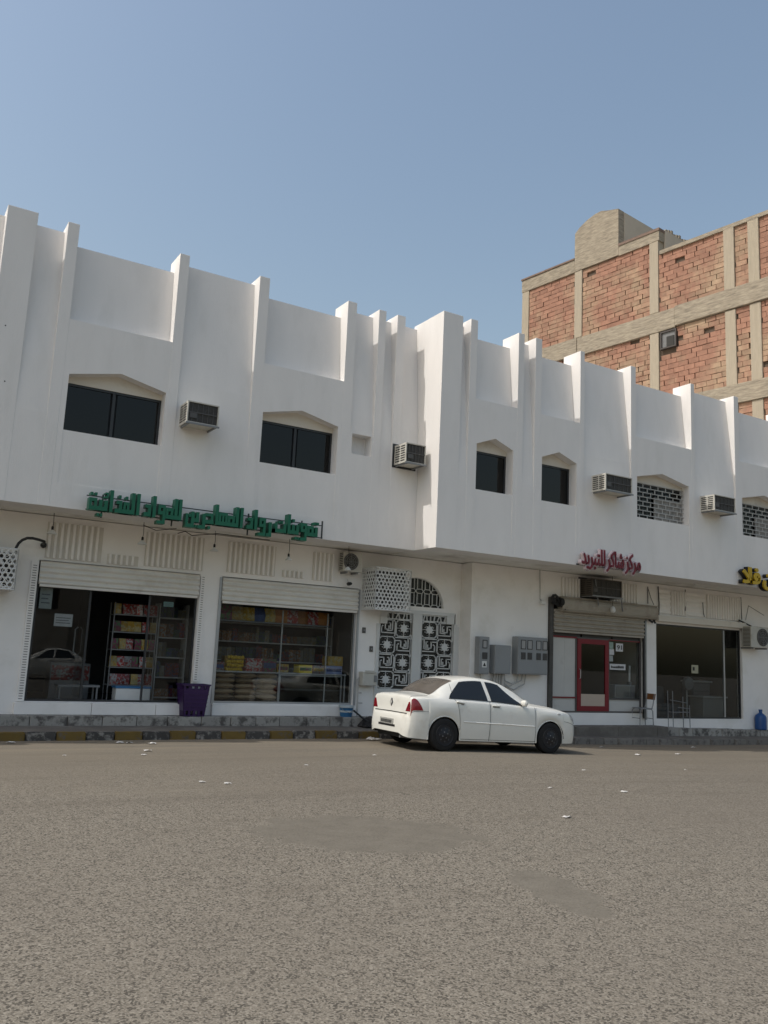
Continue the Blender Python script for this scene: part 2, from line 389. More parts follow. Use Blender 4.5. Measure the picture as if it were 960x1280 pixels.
SEG_R = [('f', 10.62, 11.17), ('h', 11.17, 11.40), ('f', 11.40, 11.60), ('b', 11.60, 12.84, (11.66, 12.74, 12.2, 'plain')), ('f', 12.84, 13.02), ('h', 13.02, 13.38),
         ('f', 13.38, 13.58), ('b', 13.58, 14.86, (13.63, 14.76, 14.18, 'plain')), ('f', 14.86, 15.00), ('h', 15.00, 16.66), ('f', 16.66, 16.84),
         ('b', 16.84, 19.0, (16.88, 18.88, 17.83, 'grille')), ('f', 19.0, 19.14), ('h', 19.14, 20.84), ('f', 20.84, 21.04), ('b', 21.04, 23.2, (21.12, 23.1, 22.15, 'grille')),
         ('f', 23.2, 23.36), ('h', 23.36, 25.0), ('f', 25.0, 25.3)]
for Y, segs in ((LY, SEG_L), (RY, SEG_R)):
    for sg in segs:
        {'f': fin, 'h': high, 'b': bay}[sg[0]](sg[1], sg[2], Y, *sg[3:])
# side face of the projecting block, roof slab, soffits, rear and end walls
MB().box(10.624, 10.9, RY + .62, LY + .4, ZS, 9.58).build('side_wall', white, WB, bevel=.01)
mb = MB(); mb.box(-4.58, 10.62, LY + .6, 26, 8.2, 8.4); mb.box(10.75, 25.28, RY + .64, 26, 8.21, 8.41); mb.build('roof', beige, WB)
soffm = mat('soffit_paint', (.82, .80, .75), .8, .06, 1.3, .12, 50, col2=(.5, .46, .4), c2scale=.8, c2lo=.52, c2hi=.75)
mb = MB(); mb.box(-4.58, 10.62, LY + .13, 22.6, ZS + .004, ZS + .1); mb.box(10.66, 25.28, RY + .13, 22.6, ZS + .002, ZS + .09); mb.build('soffit', soffm, WB)
mb = MB(); mb.box(-4.6, -4.3, LY + .62, 26, 0, 9.2); mb.box(25.0, 25.29, RY + .62, 26, -.4, 9.2); mb.box(-4.3, 25.0, 25.7, 26, -.4, 9.2); mb.build('rear_wall', white2, WB)

for x, z in ((1.62, 7.28), (1.72, 6.25)):
    MB().lathe([(.013, -.004), (.013, .03)], (x, (LY if x < 10 else RY) + .002, z), 'y', 8).build('anchor_hole', blackm, WB)
# ground floor walls
mb = MB()
wall_openings(mb, -4.3, 12.84, .1, 4.09, LW, LW + .2, [(-3.6, 1.5, .5, 3.2), (2.84, 6.05, .56, 3.22), (6.54, 9.88, .57, 3.22), (10.50, 12.70, .40, 3.70)])
# the stretch over the door with the arched fanlight cut out of it
cx, rx, rz, zb = 11.52, .80, .70, 2.92
arc = [(cx + rx * math.cos(t), zb + rz * math.sin(t)) for t in [math.pi * k / 18 for k in range(19)]]
mb.prism([(12.70, zb), (12.70, 3.70), (10.50, 3.70), (10.50, zb)] + list(reversed(arc)), 'y', LW, LW + .2)
mb.box(10.50, 12.70, LW, LW + .2, 2.80, zb)
mb.build('ground_wall', white2, WB)
mb = MB()
wall_openings(mb, 12.83, 25.3, -.4, 4.09, RW, RW + .2, [(15.32, 18.84, .47, 3.42), (19.36, 23.12, .33, 2.97)])
mb.box(12.83, 13.03, RW + .2, LW + .2, -.4, 4.08)
mb.build('ground_wall', white2, WB)
# plinth below the left shops
for a, b in ((2.66, 4.05), (4.06, 5.30), (5.31, 5.84)): B(a, b, LW - .14, LW - .003, .325, .545).build('plinth_tile', white2, WB, bevel=.006)
B(6.5, 9.92, LW - .10, LW - .003, .322, .55).build('plinth', white2, WB, bevel=.008)

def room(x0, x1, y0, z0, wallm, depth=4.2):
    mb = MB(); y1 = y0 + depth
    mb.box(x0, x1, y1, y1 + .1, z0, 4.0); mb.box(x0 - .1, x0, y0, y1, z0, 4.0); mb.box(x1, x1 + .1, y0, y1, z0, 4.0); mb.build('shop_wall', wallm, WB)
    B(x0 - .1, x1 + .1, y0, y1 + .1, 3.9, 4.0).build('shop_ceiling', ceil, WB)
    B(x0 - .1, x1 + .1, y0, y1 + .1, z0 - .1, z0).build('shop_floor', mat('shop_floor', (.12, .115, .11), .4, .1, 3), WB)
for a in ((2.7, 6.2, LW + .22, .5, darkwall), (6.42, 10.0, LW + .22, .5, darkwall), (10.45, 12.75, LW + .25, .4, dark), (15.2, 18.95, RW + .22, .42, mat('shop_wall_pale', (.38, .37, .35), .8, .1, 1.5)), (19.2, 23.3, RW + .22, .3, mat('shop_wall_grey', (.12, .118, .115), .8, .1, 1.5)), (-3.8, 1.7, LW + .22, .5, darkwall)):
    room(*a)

def corrugate(x0, x1, z0, z1, y, amp, pitch, horizontal, depth=.03):
    """ribbed sheet facing -y; ribs run along x (shutter slats) or along z (flutes)"""
    mb = MB(); a0, a1 = (z0, z1) if horizontal else (x0, x1); n = max(2, int((a1 - a0) / pitch * 6)); rows = []
    for i in range(n + 1):
        a = a0 + (a1 - a0) * i / n; ph = (a - a0) / pitch % 1
        d = amp * (math.sin(math.pi * min(ph / .72, 1)) ** .6 if ph < .72 else 0)
        rows.append([(x0, y - d, a), (x1, y - d, a)] if horizontal else [(a, y - d, z0), (a, y - d, z1)])
    mb.grid(rows); mb.box(x0, x1, y + .003, y + depth, z0, z1); return mb
def shutter(x0, x1, z0, z1, y, m, guide, boxed=None):
    s = corrugate(x0, x1, z0, z1, y, .05, .105, True).build('roller_shutter', m, WB)
    B(x0 + .02, x1 - .02, y - .03, y + .03, z0 - .05, z0).build('bottom_bar', m, s, bevel=.006)
    return s
shutter(2.86, 6.03, 2.76, 3.20, LW - .04, shutterm, None)
shutter(6.55, 9.87, 2.70, 3.20, LW - .03, shutterm, None)
shutter(15.46, 18.80, 2.57, 3.12, RW - .05, shutterd, None)
# rolled curtain housing of the old shutter
mb = MB(); mb.prism([(RW - .02, 3.05), (RW - .16, 3.06), (RW - .22, 3.13), (RW - .24, 3.25), (RW - .22, 3.37), (RW - .14, 3.45), (RW - .01, 3.46)], 'x', 15.62, 19.2)
o = mb.build('shutter_drum', shutterd, WB)
mb = MB()
for k in range(5): mb.tube([(15.62, RW - .2 - .03 * math.sin(k * .8), 3.09 + k * .085), (19.2, RW - .2 - .03 * math.sin(k * .8), 3.09 + k * .085)], .012, 5)
mb.build('drum_rib', shutterd, o)
# perforated side guides and jamb channels
def guide(x0, x1, z0, z1, y, m=white2):
    g = B(x0, x1, y - .035, y - .002, z0, z1).build('shutter_guide', m, WB)
    s = MB(); z = z0 + .04
    while z < z1 - .04: s.box(x0 + .03, x1 - .03, y - .04, y - .036, z, z + .013); z += .048
    tag(s.build('guide_slot', mat('slot_gap', (.2, .19, .18), .8), g), kind='stuff')
guide(2.70, 2.83, .56, 3.18, LW); guide(6.06, 6.17, 1.0, 3.2, LW)
B(6.49, 6.535, LW - .03, LW + .03, .56, 3.2).build('shutter_guide', alu, WB); B(9.885, 9.93, LW - .03, LW + .03, .56, 3.2).build('shutter_guide', alu, WB)
B(15.33, 15.45, RW - .07, RW - .003, .14, 3.42).build('shutter_guide', mat('guide_rusty', (.07, .065, .06), .6, .2, 5), WB)
B(18.80, 18.86, RW - .06, RW - .003, .34, 3.05).build('shutter_guide', darkalu, WB); B(18.88, 18.93, RW - .05, RW - .003, .30, 3.05).build('shutter_guide', alu, WB)
# fluted fascia panels above the shops
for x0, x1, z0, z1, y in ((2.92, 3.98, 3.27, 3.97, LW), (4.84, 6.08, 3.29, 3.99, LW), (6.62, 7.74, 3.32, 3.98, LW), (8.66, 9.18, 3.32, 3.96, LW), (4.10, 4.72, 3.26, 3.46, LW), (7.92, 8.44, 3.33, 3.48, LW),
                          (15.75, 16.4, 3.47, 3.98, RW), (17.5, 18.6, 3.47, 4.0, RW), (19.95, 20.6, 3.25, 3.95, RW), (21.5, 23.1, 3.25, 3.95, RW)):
    B(x0, x1, y - .012, y - .002, z0, z1).build('fluted_panel', mat('flute_groove_shade', (.66, .625, .565), .85, .06, 3), WB)  # backing toned darker than the ribs, groove shade put into its colour
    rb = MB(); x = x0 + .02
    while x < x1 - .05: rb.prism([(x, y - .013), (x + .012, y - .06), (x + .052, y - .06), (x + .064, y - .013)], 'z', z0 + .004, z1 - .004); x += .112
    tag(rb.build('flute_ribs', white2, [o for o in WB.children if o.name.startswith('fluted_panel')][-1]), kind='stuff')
for x0, x1, z0, z1 in ((19.45, 19.93, 3.25, 3.95), (20.62, 21.45, 3.25, 3.95)):
    corrugate(x0, x1, z0, z1, RW - .004, .04, .16, True, .004).build('fluted_panel', white2, WB)
B(19.32, 23.2, RW - .13, RW - .003, 3.03, 3.20).build('fascia_board', beige, WB, bevel=.01)

# shop fronts: panes, frames
def rectframe(x0, x1, z0, z1, y0, y1, t):
    return MB().box(x0, x1, y0, y1, z0, z0 + t).box(x0, x1, y0, y1, z1 - t, z1).box(x0, x0 + t, y0 + .001, y1 - .001, z0 + t, z1 - t).box(x1 - t, x1, y0 + .001, y1 - .001, z0 + t, z1 - t)
sf = rectframe(2.85, 6.04, .565, 2.95, LW + .06, LW + .11, .035).build('shop_front', darkalu, WB)
for a, b in ((2.885, 3.86), (5.06, 6.005)): B(a, b, LW + .08, LW + .09, .60, 2.91).build('pane', shopglass, sf)
mb = MB()
for x in (3.87, 5.05): mb.box(x - .02, x + .02, LW + .065, LW + .105, .60, 2.91)
mb.build('mullion', darkalu, sf)
# the glass door stands open, swung inwards
dr = B(3.90, 3.915, LW + .12, LW + 1.05, .62, 2.85).build('door', shopglass, sf)
MB().tube([(3.88, LW + .95, 1.45), (3.83, LW + .95, 1.5), (3.83, LW + .95, 1.95), (3.88, LW + .95, 2.0)], .014).build('door_handle', alu, sf)
sf = rectframe(6.545, 9.875, .575, 2.95, LW + .05, LW + .10, .035).build('shop_front', alu, WB)
B(6.58, 9.84, LW + .07, LW + .08, .61, 2.91).build('pane', shopglass, sf)
# shop 3: red framed front
y = RW + .05
sf = MB()
sf.box(15.46, 18.80, y, y + .07, .47, .515).box(15.46, 18.80, y, y + .07, 2.40, 2.44).box(15.46, 18.80, y, y + .07, 2.56, 2.60)
for x in (15.46, 16.36, 17.54, 18.76): sf.box(x, x + .04, y + .001, y + .069, .515, 2.40)
sf.box(15.50, 16.36, y + .002, y + .068, .84, .875).box(17.58, 18.76, y + .002, y + .068, .82, .85)
sf = sf.build('shop_front', mat('grey_frame', (.10, .095, .09), .5, .1, 5), WB)
B(15.50, 16.355, y - .004, y + .001, .84, .875).build('red_rail', redm, sf)
B(15.46, 16.39, y - .004, y - .001, 2.40, 2.44).build('red_rail', redm, sf)
B(17.55, 18.76, y - .004, y - .001, 2.40, 2.425).build('red_rail', redm, sf)
for k in range(3): B(15.46 + k * 1.13, 15.46 + k * 1.13 + 1.06, y + .02, y + .05, 2.44, 2.56).build('transom_panel', darkwall, sf)
wp = mat('white_board', (.56, .55, .52), .5, .05, 2, col2=(.42, .40, .37), c2scale=2, c2lo=.55, c2hi=.75)
B(15.50, 15.97, y + .03, y + .045, .875, 2.40).build('infill_board', wp, sf); B(15.975, 16.36, y + .032, y + .047, .875, 2.40).build('infill_board', wp, sf)
B(15.50, 16.36, y + .03, y + .045, .515, .84).build('infill_board', wp, sf); B(17.58, 18.76, y + .03, y + .045, .515, .82).build('infill_board', wp, sf)
B(17.58, 18.76, y + .03, y + .04, .85, 2.40).build('pane', shopglass, sf)
dd = rectframe(16.40, 17.54, .515, 2.40, y - .02, y + .03, .13).build('door', redm, WB)
B(16.53, 17.41, y, y + .012, .96, 2.27).build('pane', reflglass, dd)
B(16.53, 17.41, y - .004, y + .018, .645, .955).build('kick_panel', mat('tan_board', (.52, .42, .34), .6, .05, 3), dd)
MB().tube([(16.47, y - .02, 1.35), (16.47, y - .06, 1.37), (16.47, y - .06, 1.58), (16.47, y - .02, 1.6)], .012).build('door_handle', alu, dd)
# shop 4
sf = rectframe(19.37, 23.11, .335, 2.97, RW + .07, RW + .13, .04).build('shop_front', darkalu, WB)
B(19.41, 22.35, RW + .09, RW + .10, .375, 2.93).build('pane', reflglass, sf); B(22.41, 23.07, RW + .09, RW + .10, .375, 2.93).build('pane', reflglass, sf)
B(22.35, 22.41, RW + .075, RW + .125, .375, 2.93).build('mullion', alu, sf)

# ornamental double door with fanlight
doorw = mat('door_white', (.66, .66, .64), .5, .04, 3)
def star(cx, cz, r):
    pl = []
    for k in range(16):
        t = math.pi * k / 8; q = r if k % 2 == 0 else r * .62; pl.append((cx + q * math.cos(t), cz + q * math.sin(t)))
    return pl
fr = MB(); y0, y1 = LW - .03, LW + .06
fr.box(10.42, 10.50, y0, y1, .40, 2.45).box(12.64, 12.74, y0, y1, .40, 2.55).box(10.50, 12.64, y0, y1, 2.74, 2.82).box(11.43, 11.69, y0 + .01, y1, .40, 2.74)
fr.box(10.50, 11.43, y0 + .012, y1, .40, .95).box(11.69, 12.64, y0 + .012, y1, .40, .98)
fr.box(10.501, 10.70, y0 + .002, y1, 2.46, 2.739).box(12.42, 12.639, y0 + .002, y1, 2.55, 2.739)
fr.box(12.745, 12.80, y0 + .01, LW - .002, .42, 2.50).box(12.5, 12.639, y0 - .01, LW - .035, 2.76, 2.80)
ornament = fr.build('double_door', doorw, WB)
def leaf(x0, x1, z0, z1, mirror):
    B(x0, x1, LW + .05, LW + .055, z0, z1).build('door_glass', mat('door_black', (.02, .021, .021), .25, .2, 8), ornament)
    g = MB(); cw = (x1 - x0) / 2; ch = (z1 - z0 - .16) / 4; ya, yb = LW + .01, LW + .04; t = .011
    def bar(p, q, w=t):
        (xa, za), (xb, zb_) = p, q; d = Vector((xb - xa, zb_ - za)); L_ = d.length
        if L_ < 1e-4: return
        d /= L_; n = Vector((-d.y, d.x)) * w; e = d * w * .9
        g.prism([(xa - e.x + n.x, za - e.y + n.y), (xb + e.x + n.x, zb_ + e.y + n.y), (xb + e.x - n.x, zb_ + e.y - n.y), (xa - e.x - n.x, za - e.y - n.y)], 'y', ya, yb)
    def pl(pts):
        for a_, b_ in zip(pts, pts[1:]): bar(a_, b_)
    for r in range(4):
        for c in range(2):
            X0 = x0 + c * cw; Z0 = z0 + r * ch; X1 = X0 + cw; Z1 = Z0 + ch; mx = (X0 + X1) / 2; mz = (Z0 + Z1) / 2
            if (r + c + (1 if mirror else 0)) % 2 == 0:
                st = MB().prism(star(mx, mz, cw * .27), 'y', ya - .006, yb - .002); st.build('star', doorw, ornament)
                k = .07
                pl([(X0 + k, Z0 + .012), (X1 - k, Z0 + .012), (X1 - .012, Z0 + k), (X1 - .012, Z1 - k), (X1 - k, Z1 - .012), (X0 + k, Z1 - .012), (X0 + .012, Z1 - k), (X0 + .012, Z0 + k), (X0 + k, Z0 + .012)])
                for t_ in range(8):
                    q = math.pi * t_ / 4 + math.pi / 8; g.prism([(mx + .15 * math.cos(q + s_) * (1 if abs(s_) < .1 else .8), mz + .15 * math.sin(q + s_)) for s_ in (-.12, 0, .12)], 'y', ya + .004, yb)
                for (p, q) in (((mx, Z0), (mx, mz - .08)), ((mx, mz + .08), (mx, Z1)), ((X0, mz), (mx - .08, mz)), ((mx + .08, mz), (X1, mz))): bar(p, q, .005)
            else:
                sx = -1 if mirror else 1
                def f(u, v): return (mx + sx * u * cw / 2, mz + v * ch / 2)
                pl([f(-.95, .55), f(-.3, .55), f(-.3, -.2), f(.15, -.2), f(.15, .18)])
                pl([f(.95, -.6), f(-.75, -.6), f(-.75, .05), f(-.6, .2)])
                pl([f(-.95, .9), f(.6, .9), f(.6, -.3), f(-.0, -.35)])
                pl([f(.92, -.95), f(.92, .7), f(.75, .9)])
                pl([f(.2, .55), f(.35, .55), f(.35, -.15)])
    pl([(x0, z1 - .15), (x1, z1 - .15)]); pl([(x0, z1 - .012), (x1, z1 - .012)]); pl([(x0 + .01, z0), (x0 + .01, z1)]); pl([(x1 - .01, z0), (x1 - .01, z1)])
    for k in range(9):
        xq = x0 + .05 + (x1 - x0 - .1) * k / 8; pl([(xq, z1 - .13), (xq + random.uniform(-.05, .05), z1 - .03)])
    g.build('fretwork', doorw, ornament)
leaf(10.515, 11.42, .955, 2.735, False); leaf(11.70, 12.63, .985, 2.735, True)
B(10.51, 12.69, LW + .10, LW + .14, zb, 3.69).build('fanlight_glass', mat('door_black', (.02,) * 3), ornament)
g = MB()
def inarc(x, z): return ((x - cx) / rx) ** 2 + ((z - zb) / rz) ** 2 < 1
def clipbar(p, q, r=.011):
    n = 14; run = []
    for i in range(n + 1):
        f = i / n; pt = (p[0] + (q[0] - p[0]) * f, p[1] + (q[1] - p[1]) * f)
        if inarc(*pt): run.append((pt[0], LW + .06, pt[1]))
        else:
            if len(run) > 1: g.tube([run[0], run[-1]], r, 5)
            run = []
    if len(run) > 1: g.tube([run[0], run[-1]], r, 5)
px_, pz_ = .225, .36
for i in range(-4, 5):
    for j in range(0, 3):
        X = cx + i * px_; Z = zb + .02 + j * pz_; a, b = .045, .05
        clipbar((X - a, Z + b), (X - a, Z + pz_ - b)); clipbar((X + a, Z + b), (X + a, Z + pz_ - b))
        clipbar((X - a, Z + b), (X, Z)); clipbar((X + a, Z + b), (X, Z)); clipbar((X - a, Z - b), (X, Z)); clipbar((X + a, Z - b), (X, Z))
        clipbar((X + a, Z + pz_ - b), (X + px_ - a, Z + pz_ - b), .009); clipbar((X + a, Z + b), (X + px_ - a, Z + b), .009)
g.tube([(p[0], LW + .05, p[1]) for p in arc], .018, 5); g.build('fanlight_lattice', doorw, ornament)

# ------------------------------------------------------------------ fixtures on the building
def perforated_box(name, x0, x1, y0, y1, z0, z1, label, pitch=.085, sides=('f', 'l', 'r')):
    t = thing(name, ((x0 + x1) / 2, y1, z0), label, 'screen box')
    def panel(w, h, mapf, nm):
        g = MB(); r = .0105
        def seg(p, q):
            a, b = Vector(mapf(*p)), Vector(mapf(*q)); g.tube([a, b], r, 4, False)
        dirs = [(1, 0), (.5, .866), (.5, -.866)]
        for (dx, dy) in dirs:
            nx, ny = -dy, dx; d = -(w + h)
            k0 = int(-(w + h) / pitch) - 1
            for k in range(k0, -k0):
                # line n.p = k*pitch clipped to the rectangle
                o = (nx * (k + .5) * pitch, ny * (k + .5) * pitch); ts = [-9, 9]; ok = True
                for (pp, dd_, hi) in ((o[0], dx, w), (o[1], dy, h)):
                    if abs(dd_) < 1e-6:
                        if pp < 0 or pp > hi: ok = False
                        continue
                    a, b = sorted(((0 - pp) / dd_, (hi - pp) / dd_)); ts = [max(ts[0], a), min(ts[1], b)]
                if ok and ts[1] - ts[0] > .02: seg((o[0] + dx * ts[0], o[1] + dy * ts[0]), (o[0] + dx * ts[1], o[1] + dy * ts[1]))
        # small rosettes where the bands cross
        nr = int(h / (pitch * .866 * 2)) + 1; nc = int(w / (pitch * 2)) + 1
        for i in range(nr):
            for j in range(nc):
                u = pitch * (2 * j + (i % 2)) + pitch * .5; v = pitch * .866 * 2 * i + pitch * .5
                if u > w - .03 or v > h - .03: continue
                pts = [mapf(u + .042 * math.cos(q), v + .042 * math.sin(q)) for q in [math.pi * m_ / 3 for m_ in range(7)]]
                g.tube(pts, .007, 4, False)
        for p, q in (((0, 0), (w, 0)), ((w, 0), (w, h)), ((w, h), (0, h)), ((0, h), (0, 0))):
            a, b = Vector(mapf(*p)), Vector(mapf(*q)); g.tube([a, b], .017, 4)
        g.build(nm, whitep, t)
    B(x0 + .08, x1 - .08, y0 + .12, y1 - .01, z0 + .05, z1 - .06).build('inner_unit', mat('screened_unit', (.055, .05, .045), .8, .2, 6), t, bevel=.02)  # dark body put inside so the holes of the lattice read as shaded
    panel(x1 - x0, z1 - z0, lambda u, v: (x0 + u, y0, z0 + v), 'front_screen')
    panel(y1 - y0, z1 - z0, lambda u, v: (x0, y0 + u, z0 + v), 'side_screen'); panel(y1 - y0, z1 - z0, lambda u, v: (x1, y0 + u, z0 + v), 'side_screen')
    return t
perforated_box('lattice_screen', 9.98, 10.93, 16.98, LW, 2.74, 3.70, 'white cut lattice box hung on the wall beside the fanlight')
perforated_box('lattice_screen', 1.45, 2.36, 17.02, LW, 2.58, 3.32, 'white cut lattice box on the wall beside the curved black lamp arm')

def condenser(x0, x1, y0, y1, z0, z1, label, fanside=1):
    t = thing('outdoor_condenser', ((x0 + x1) / 2, (y0 + y1) / 2, z0), label, 'air conditioner')
    B(x0, x1, y0, y1, z0, z1).build('casing', acbeige, t, bevel=.015)
    fx = x0 + (x1 - x0) * (.62 if fanside > 0 else .38); fz = (z0 + z1) / 2; r = (z1 - z0) * .42
    MB().lathe([(r, -.012), (r, .0)], (fx, y0, fz), 'y', 24).build('fan_opening', mat('fan_brown', (.075, .07, .06), .7), t)
    g = MB()
    for k in (.35, .6, .85, 1.0): g.tube([(fx + r * k * math.cos(q), y0 - .02, fz + r * k * math.sin(q)) for q in [math.pi * i / 10 for i in range(21)]], .006, 4, False)
    for i in range(4): g.tube([(fx - r * math.cos(math.pi * i / 4), y0 - .024, fz - r * math.sin(math.pi * i / 4)), (fx + r * math.cos(math.pi * i / 4), y0 - .024, fz + r * math.sin(math.pi * i / 4))], .006, 4)
    g.build('fan_guard', steel, t)
    g = MB(); n = int((z1 - z0) / .04)
    for i in range(1, n): g.box(x0 - .004, x0 - .001, y0 + .04, y1 - .04, z0 + i * .04, z0 + i * .04 + .02)
    g.build('coil_grille', accoil, t)
    g = MB()
    for x in (x0 + .08, x1 - .12): g.box(x, x + .04, y0 + .02, y1 + (RW if y1 < RW + .01 else LW) * 0 + .12, z0 - .045, z0 - .002)
    g.build('bracket', steel, t)
    return t
condenser(9.30, 9.78, LW - .30, LW - .06, 3.57, 4.02, 'small beige condenser tucked under the soffit above the lattice box', -1)
condenser(23.0, 23.86, RW - .42, RW - .10, 2.47, 3.10, 'pale condenser with a round fan on the wall past the dark glass shop front')

def window_ac(x0, x1, yw, z0, z1, label, depth=.5, group='window air conditioners on the upper wall', cas=None, out=.0):
    """rear of a window unit: casing with louvred flanks and an open dark coil"""
    t = thing('window_air_conditioner', ((x0 + x1) / 2, yw, z0), label, 'air conditioner', group); y0 = yw - depth; c = cas or acbeige; s = .022
    mb = MB(); mb.box(x0, x1, y0, yw + .08, z1 - s, z1).box(x0, x1, y0, yw + .08, z0, z0 + s)
    mb.box(x0, x0 + s, y0 + .002, yw + .08, z0 + s, z1 - s).box(x1 - s, x1, y0 + .002, yw + .08, z0 + s, z1 - s)
    mb.build('casing', c, t)
    B(x0 + s, x1 - s, y0 + .03, y0 + .06, z0 + s, z1 - s).build('coil', accoil, t)
    g = MB()
    for k in range(7):
        z = z0 + .05 + k * (z1 - z0 - .12) / 6
        g.box(x0 - .006, x0 - .001, y0 + .05, y0 + .22, z, z + .022); g.box(x0 - .006, x0 - .001, y0 + .26, yw - .06, z, z + .022)
    g.build('side_louvre', blackm, t)
    g = MB()
    for k in range(1, 6): x = x0 + (x1 - x0) * k / 6; g.box(x - .005, x + .005, y0 + .018, y0 + .028, z0 + s, z1 - s)
    g.box(x0 + s, x1 - s, y0 + .012, y0 + .026, (z0 + z1) / 2 - .01, (z0 + z1) / 2 + .01)
    g.box(x0 + .06, x0 + .2, y0 + .01, y0 + .03, z0 + .1, z0 + .2); g.build('coil_guard', mat('coil_guard', (.09, .088, .085), .6), t)
    g = MB()
    for x in (x0 + .03, x1 - .06): g.box(x, x + .03, y0 - .02, yw + .05, z0 - .034, z0 - .002)
    g.box(x0 - .02, x1 + .02, y0 - .025, y0 - .002, z0 - .03, z0 + .004); g.build('bracket', steel, t)
    g = rectframe(x0 - .05, x1 + .05, z0 - .05, z1 + .05, yw - .012, yw + .02, .045); g.build('wall_frame', darkalu, t)
    return t
window_ac(4.96, 5.60, LY + .05, 6.00, 6.43, 'weathered window air conditioner between the two wide tinted windows')
window_ac(9.97, 10.50, LY - .0, 5.98, 6.43, 'window air conditioner at the inner corner beside the sunlit side wall')
window_ac(15.30, 16.22, RY + .05, 5.98, 6.40, 'window air conditioner between a narrow window and a brick pattern window grille')
window_ac(19.35, 20.22, RY + .05, 5.99, 6.42, 'window air conditioner between the two windows with brick pattern grilles')
window_ac(16.42, 17.50, RW - .0, 3.53, 3.98, 'dark old window air conditioner on a bracket above the red framed shop front', .48, None, mat('ac_dirty', (.10, .085, .07), .7, .2, 6))
# its stay brackets
t = [o for o in bpy.data.objects if o.name.startswith('window_air_conditioner')][-1]
mb = MB().tube([(16.5, RW - .5, 3.95), (16.85, RW - .27, 3.3)], .016).tube([(17.45, RW - .5, 3.5), (17.75, RW - .27, 3.2)], .018).build('stay_rod', steel, t)

# signs: raised Arabic lettering
FORMS = {'ا': (0xFE8D, 2), 'ب': (0xFE8F, 4), 'ة': (0xFE93, 2), 'ت': (0xFE95, 4), 'ج': (0xFE9D, 4), 'د': (0xFEA9, 2), 'ذ': (0xFEAB, 2), 'ر': (0xFEAD, 2), 'ز': (0xFEAF, 2), 'ش': (0xFEB5, 4), 'غ': (0xFECD, 4),
         'ف': (0xFED1, 4), 'ك': (0xFED9, 4), 'ل': (0xFEDD, 4), 'م': (0xFEE1, 4), 'ن': (0xFEE5, 4), 'ه': (0xFEE9, 4), 'و': (0xFEED, 2), 'ي': (0xFEF1, 4), 'ئ': (0xFE89, 4), 'ح': (0xFEA1, 4), 'ق': (0xFED5, 4), 'ﻼ': (0xFEFB, 2)}
def shaped(wd):
    r = []
    for i, ch in enumerate(wd):
        b, n = FORMS[ch]; prev = i > 0 and FORMS[wd[i - 1]][1] == 4; nxt = i < len(wd) - 1 and n == 4
        r.append(chr(b + (3 if prev and nxt else 2 if nxt else 1 if prev else 0)))
    return ''.join(r)[::-1]
def word_mesh(s, bold, latin=False):
    """front outline of a word as a mesh in the x-z plane, unit em"""
    cu = bpy.data.curves.new('word', 'FONT'); cu.body = s if latin else shaped(s); cu.extrude = .5; cu.offset = bold; cu.resolution_u = 3
    ob = bpy.data.objects.new('word', cu); COL.objects.link(ob); bpy.context.view_layer.update()
    me = bpy.data.meshes.new_from_object(ob.evaluated_get(bpy.context.evaluated_depsgraph_get())); bpy.data.objects.remove(ob); bpy.data.curves.remove(cu)
    return me
def lettering(words, parent, x0, x1, z0, z1, y0, y1, m, bold, gap=.22, name='word', grow=0.0, latin=False):
    ms = [word_mesh(w, bold, latin) for w in words]
    ms = ms[::-1] if not latin else ms
    ext = [(min(v.co.x for v in q.vertices), max(v.co.x for v in q.vertices)) for q in ms]
    lo = min(v.co.y for q in ms for v in q.vertices); hi = max(v.co.y for q in ms for v in q.vertices)
    tot = sum(b - a for a, b in ext) + gap * (len(ms) - 1); sx = (x1 - x0) / tot; sz = (z1 - z0) / (hi - lo); x = x0; org = world_org(parent); outs = []
    for q, (a, b) in zip(ms, ext):
        for v in q.vertices:
            px, pz, pd = v.co.x, v.co.y, v.co.z
            v.co = (x + (px - a) * sx - org[0], (y0 if pd > 0 else y1) - org[1], z0 + (pz - lo) * sz - org[2])
        x += (b - a + gap) * sx; q.materials.clear(); q.materials.append(m); q.update(); q.name = name
        o = bpy.data.objects.new(name, q); COL.objects.link(o); o.parent = parent; outs.append(o)
    return outs
gs = thing('shop_sign', (5.7, LY - .1, 4.1), 'long sign of raised green Arabic letters over the two grocery windows', 'sign')
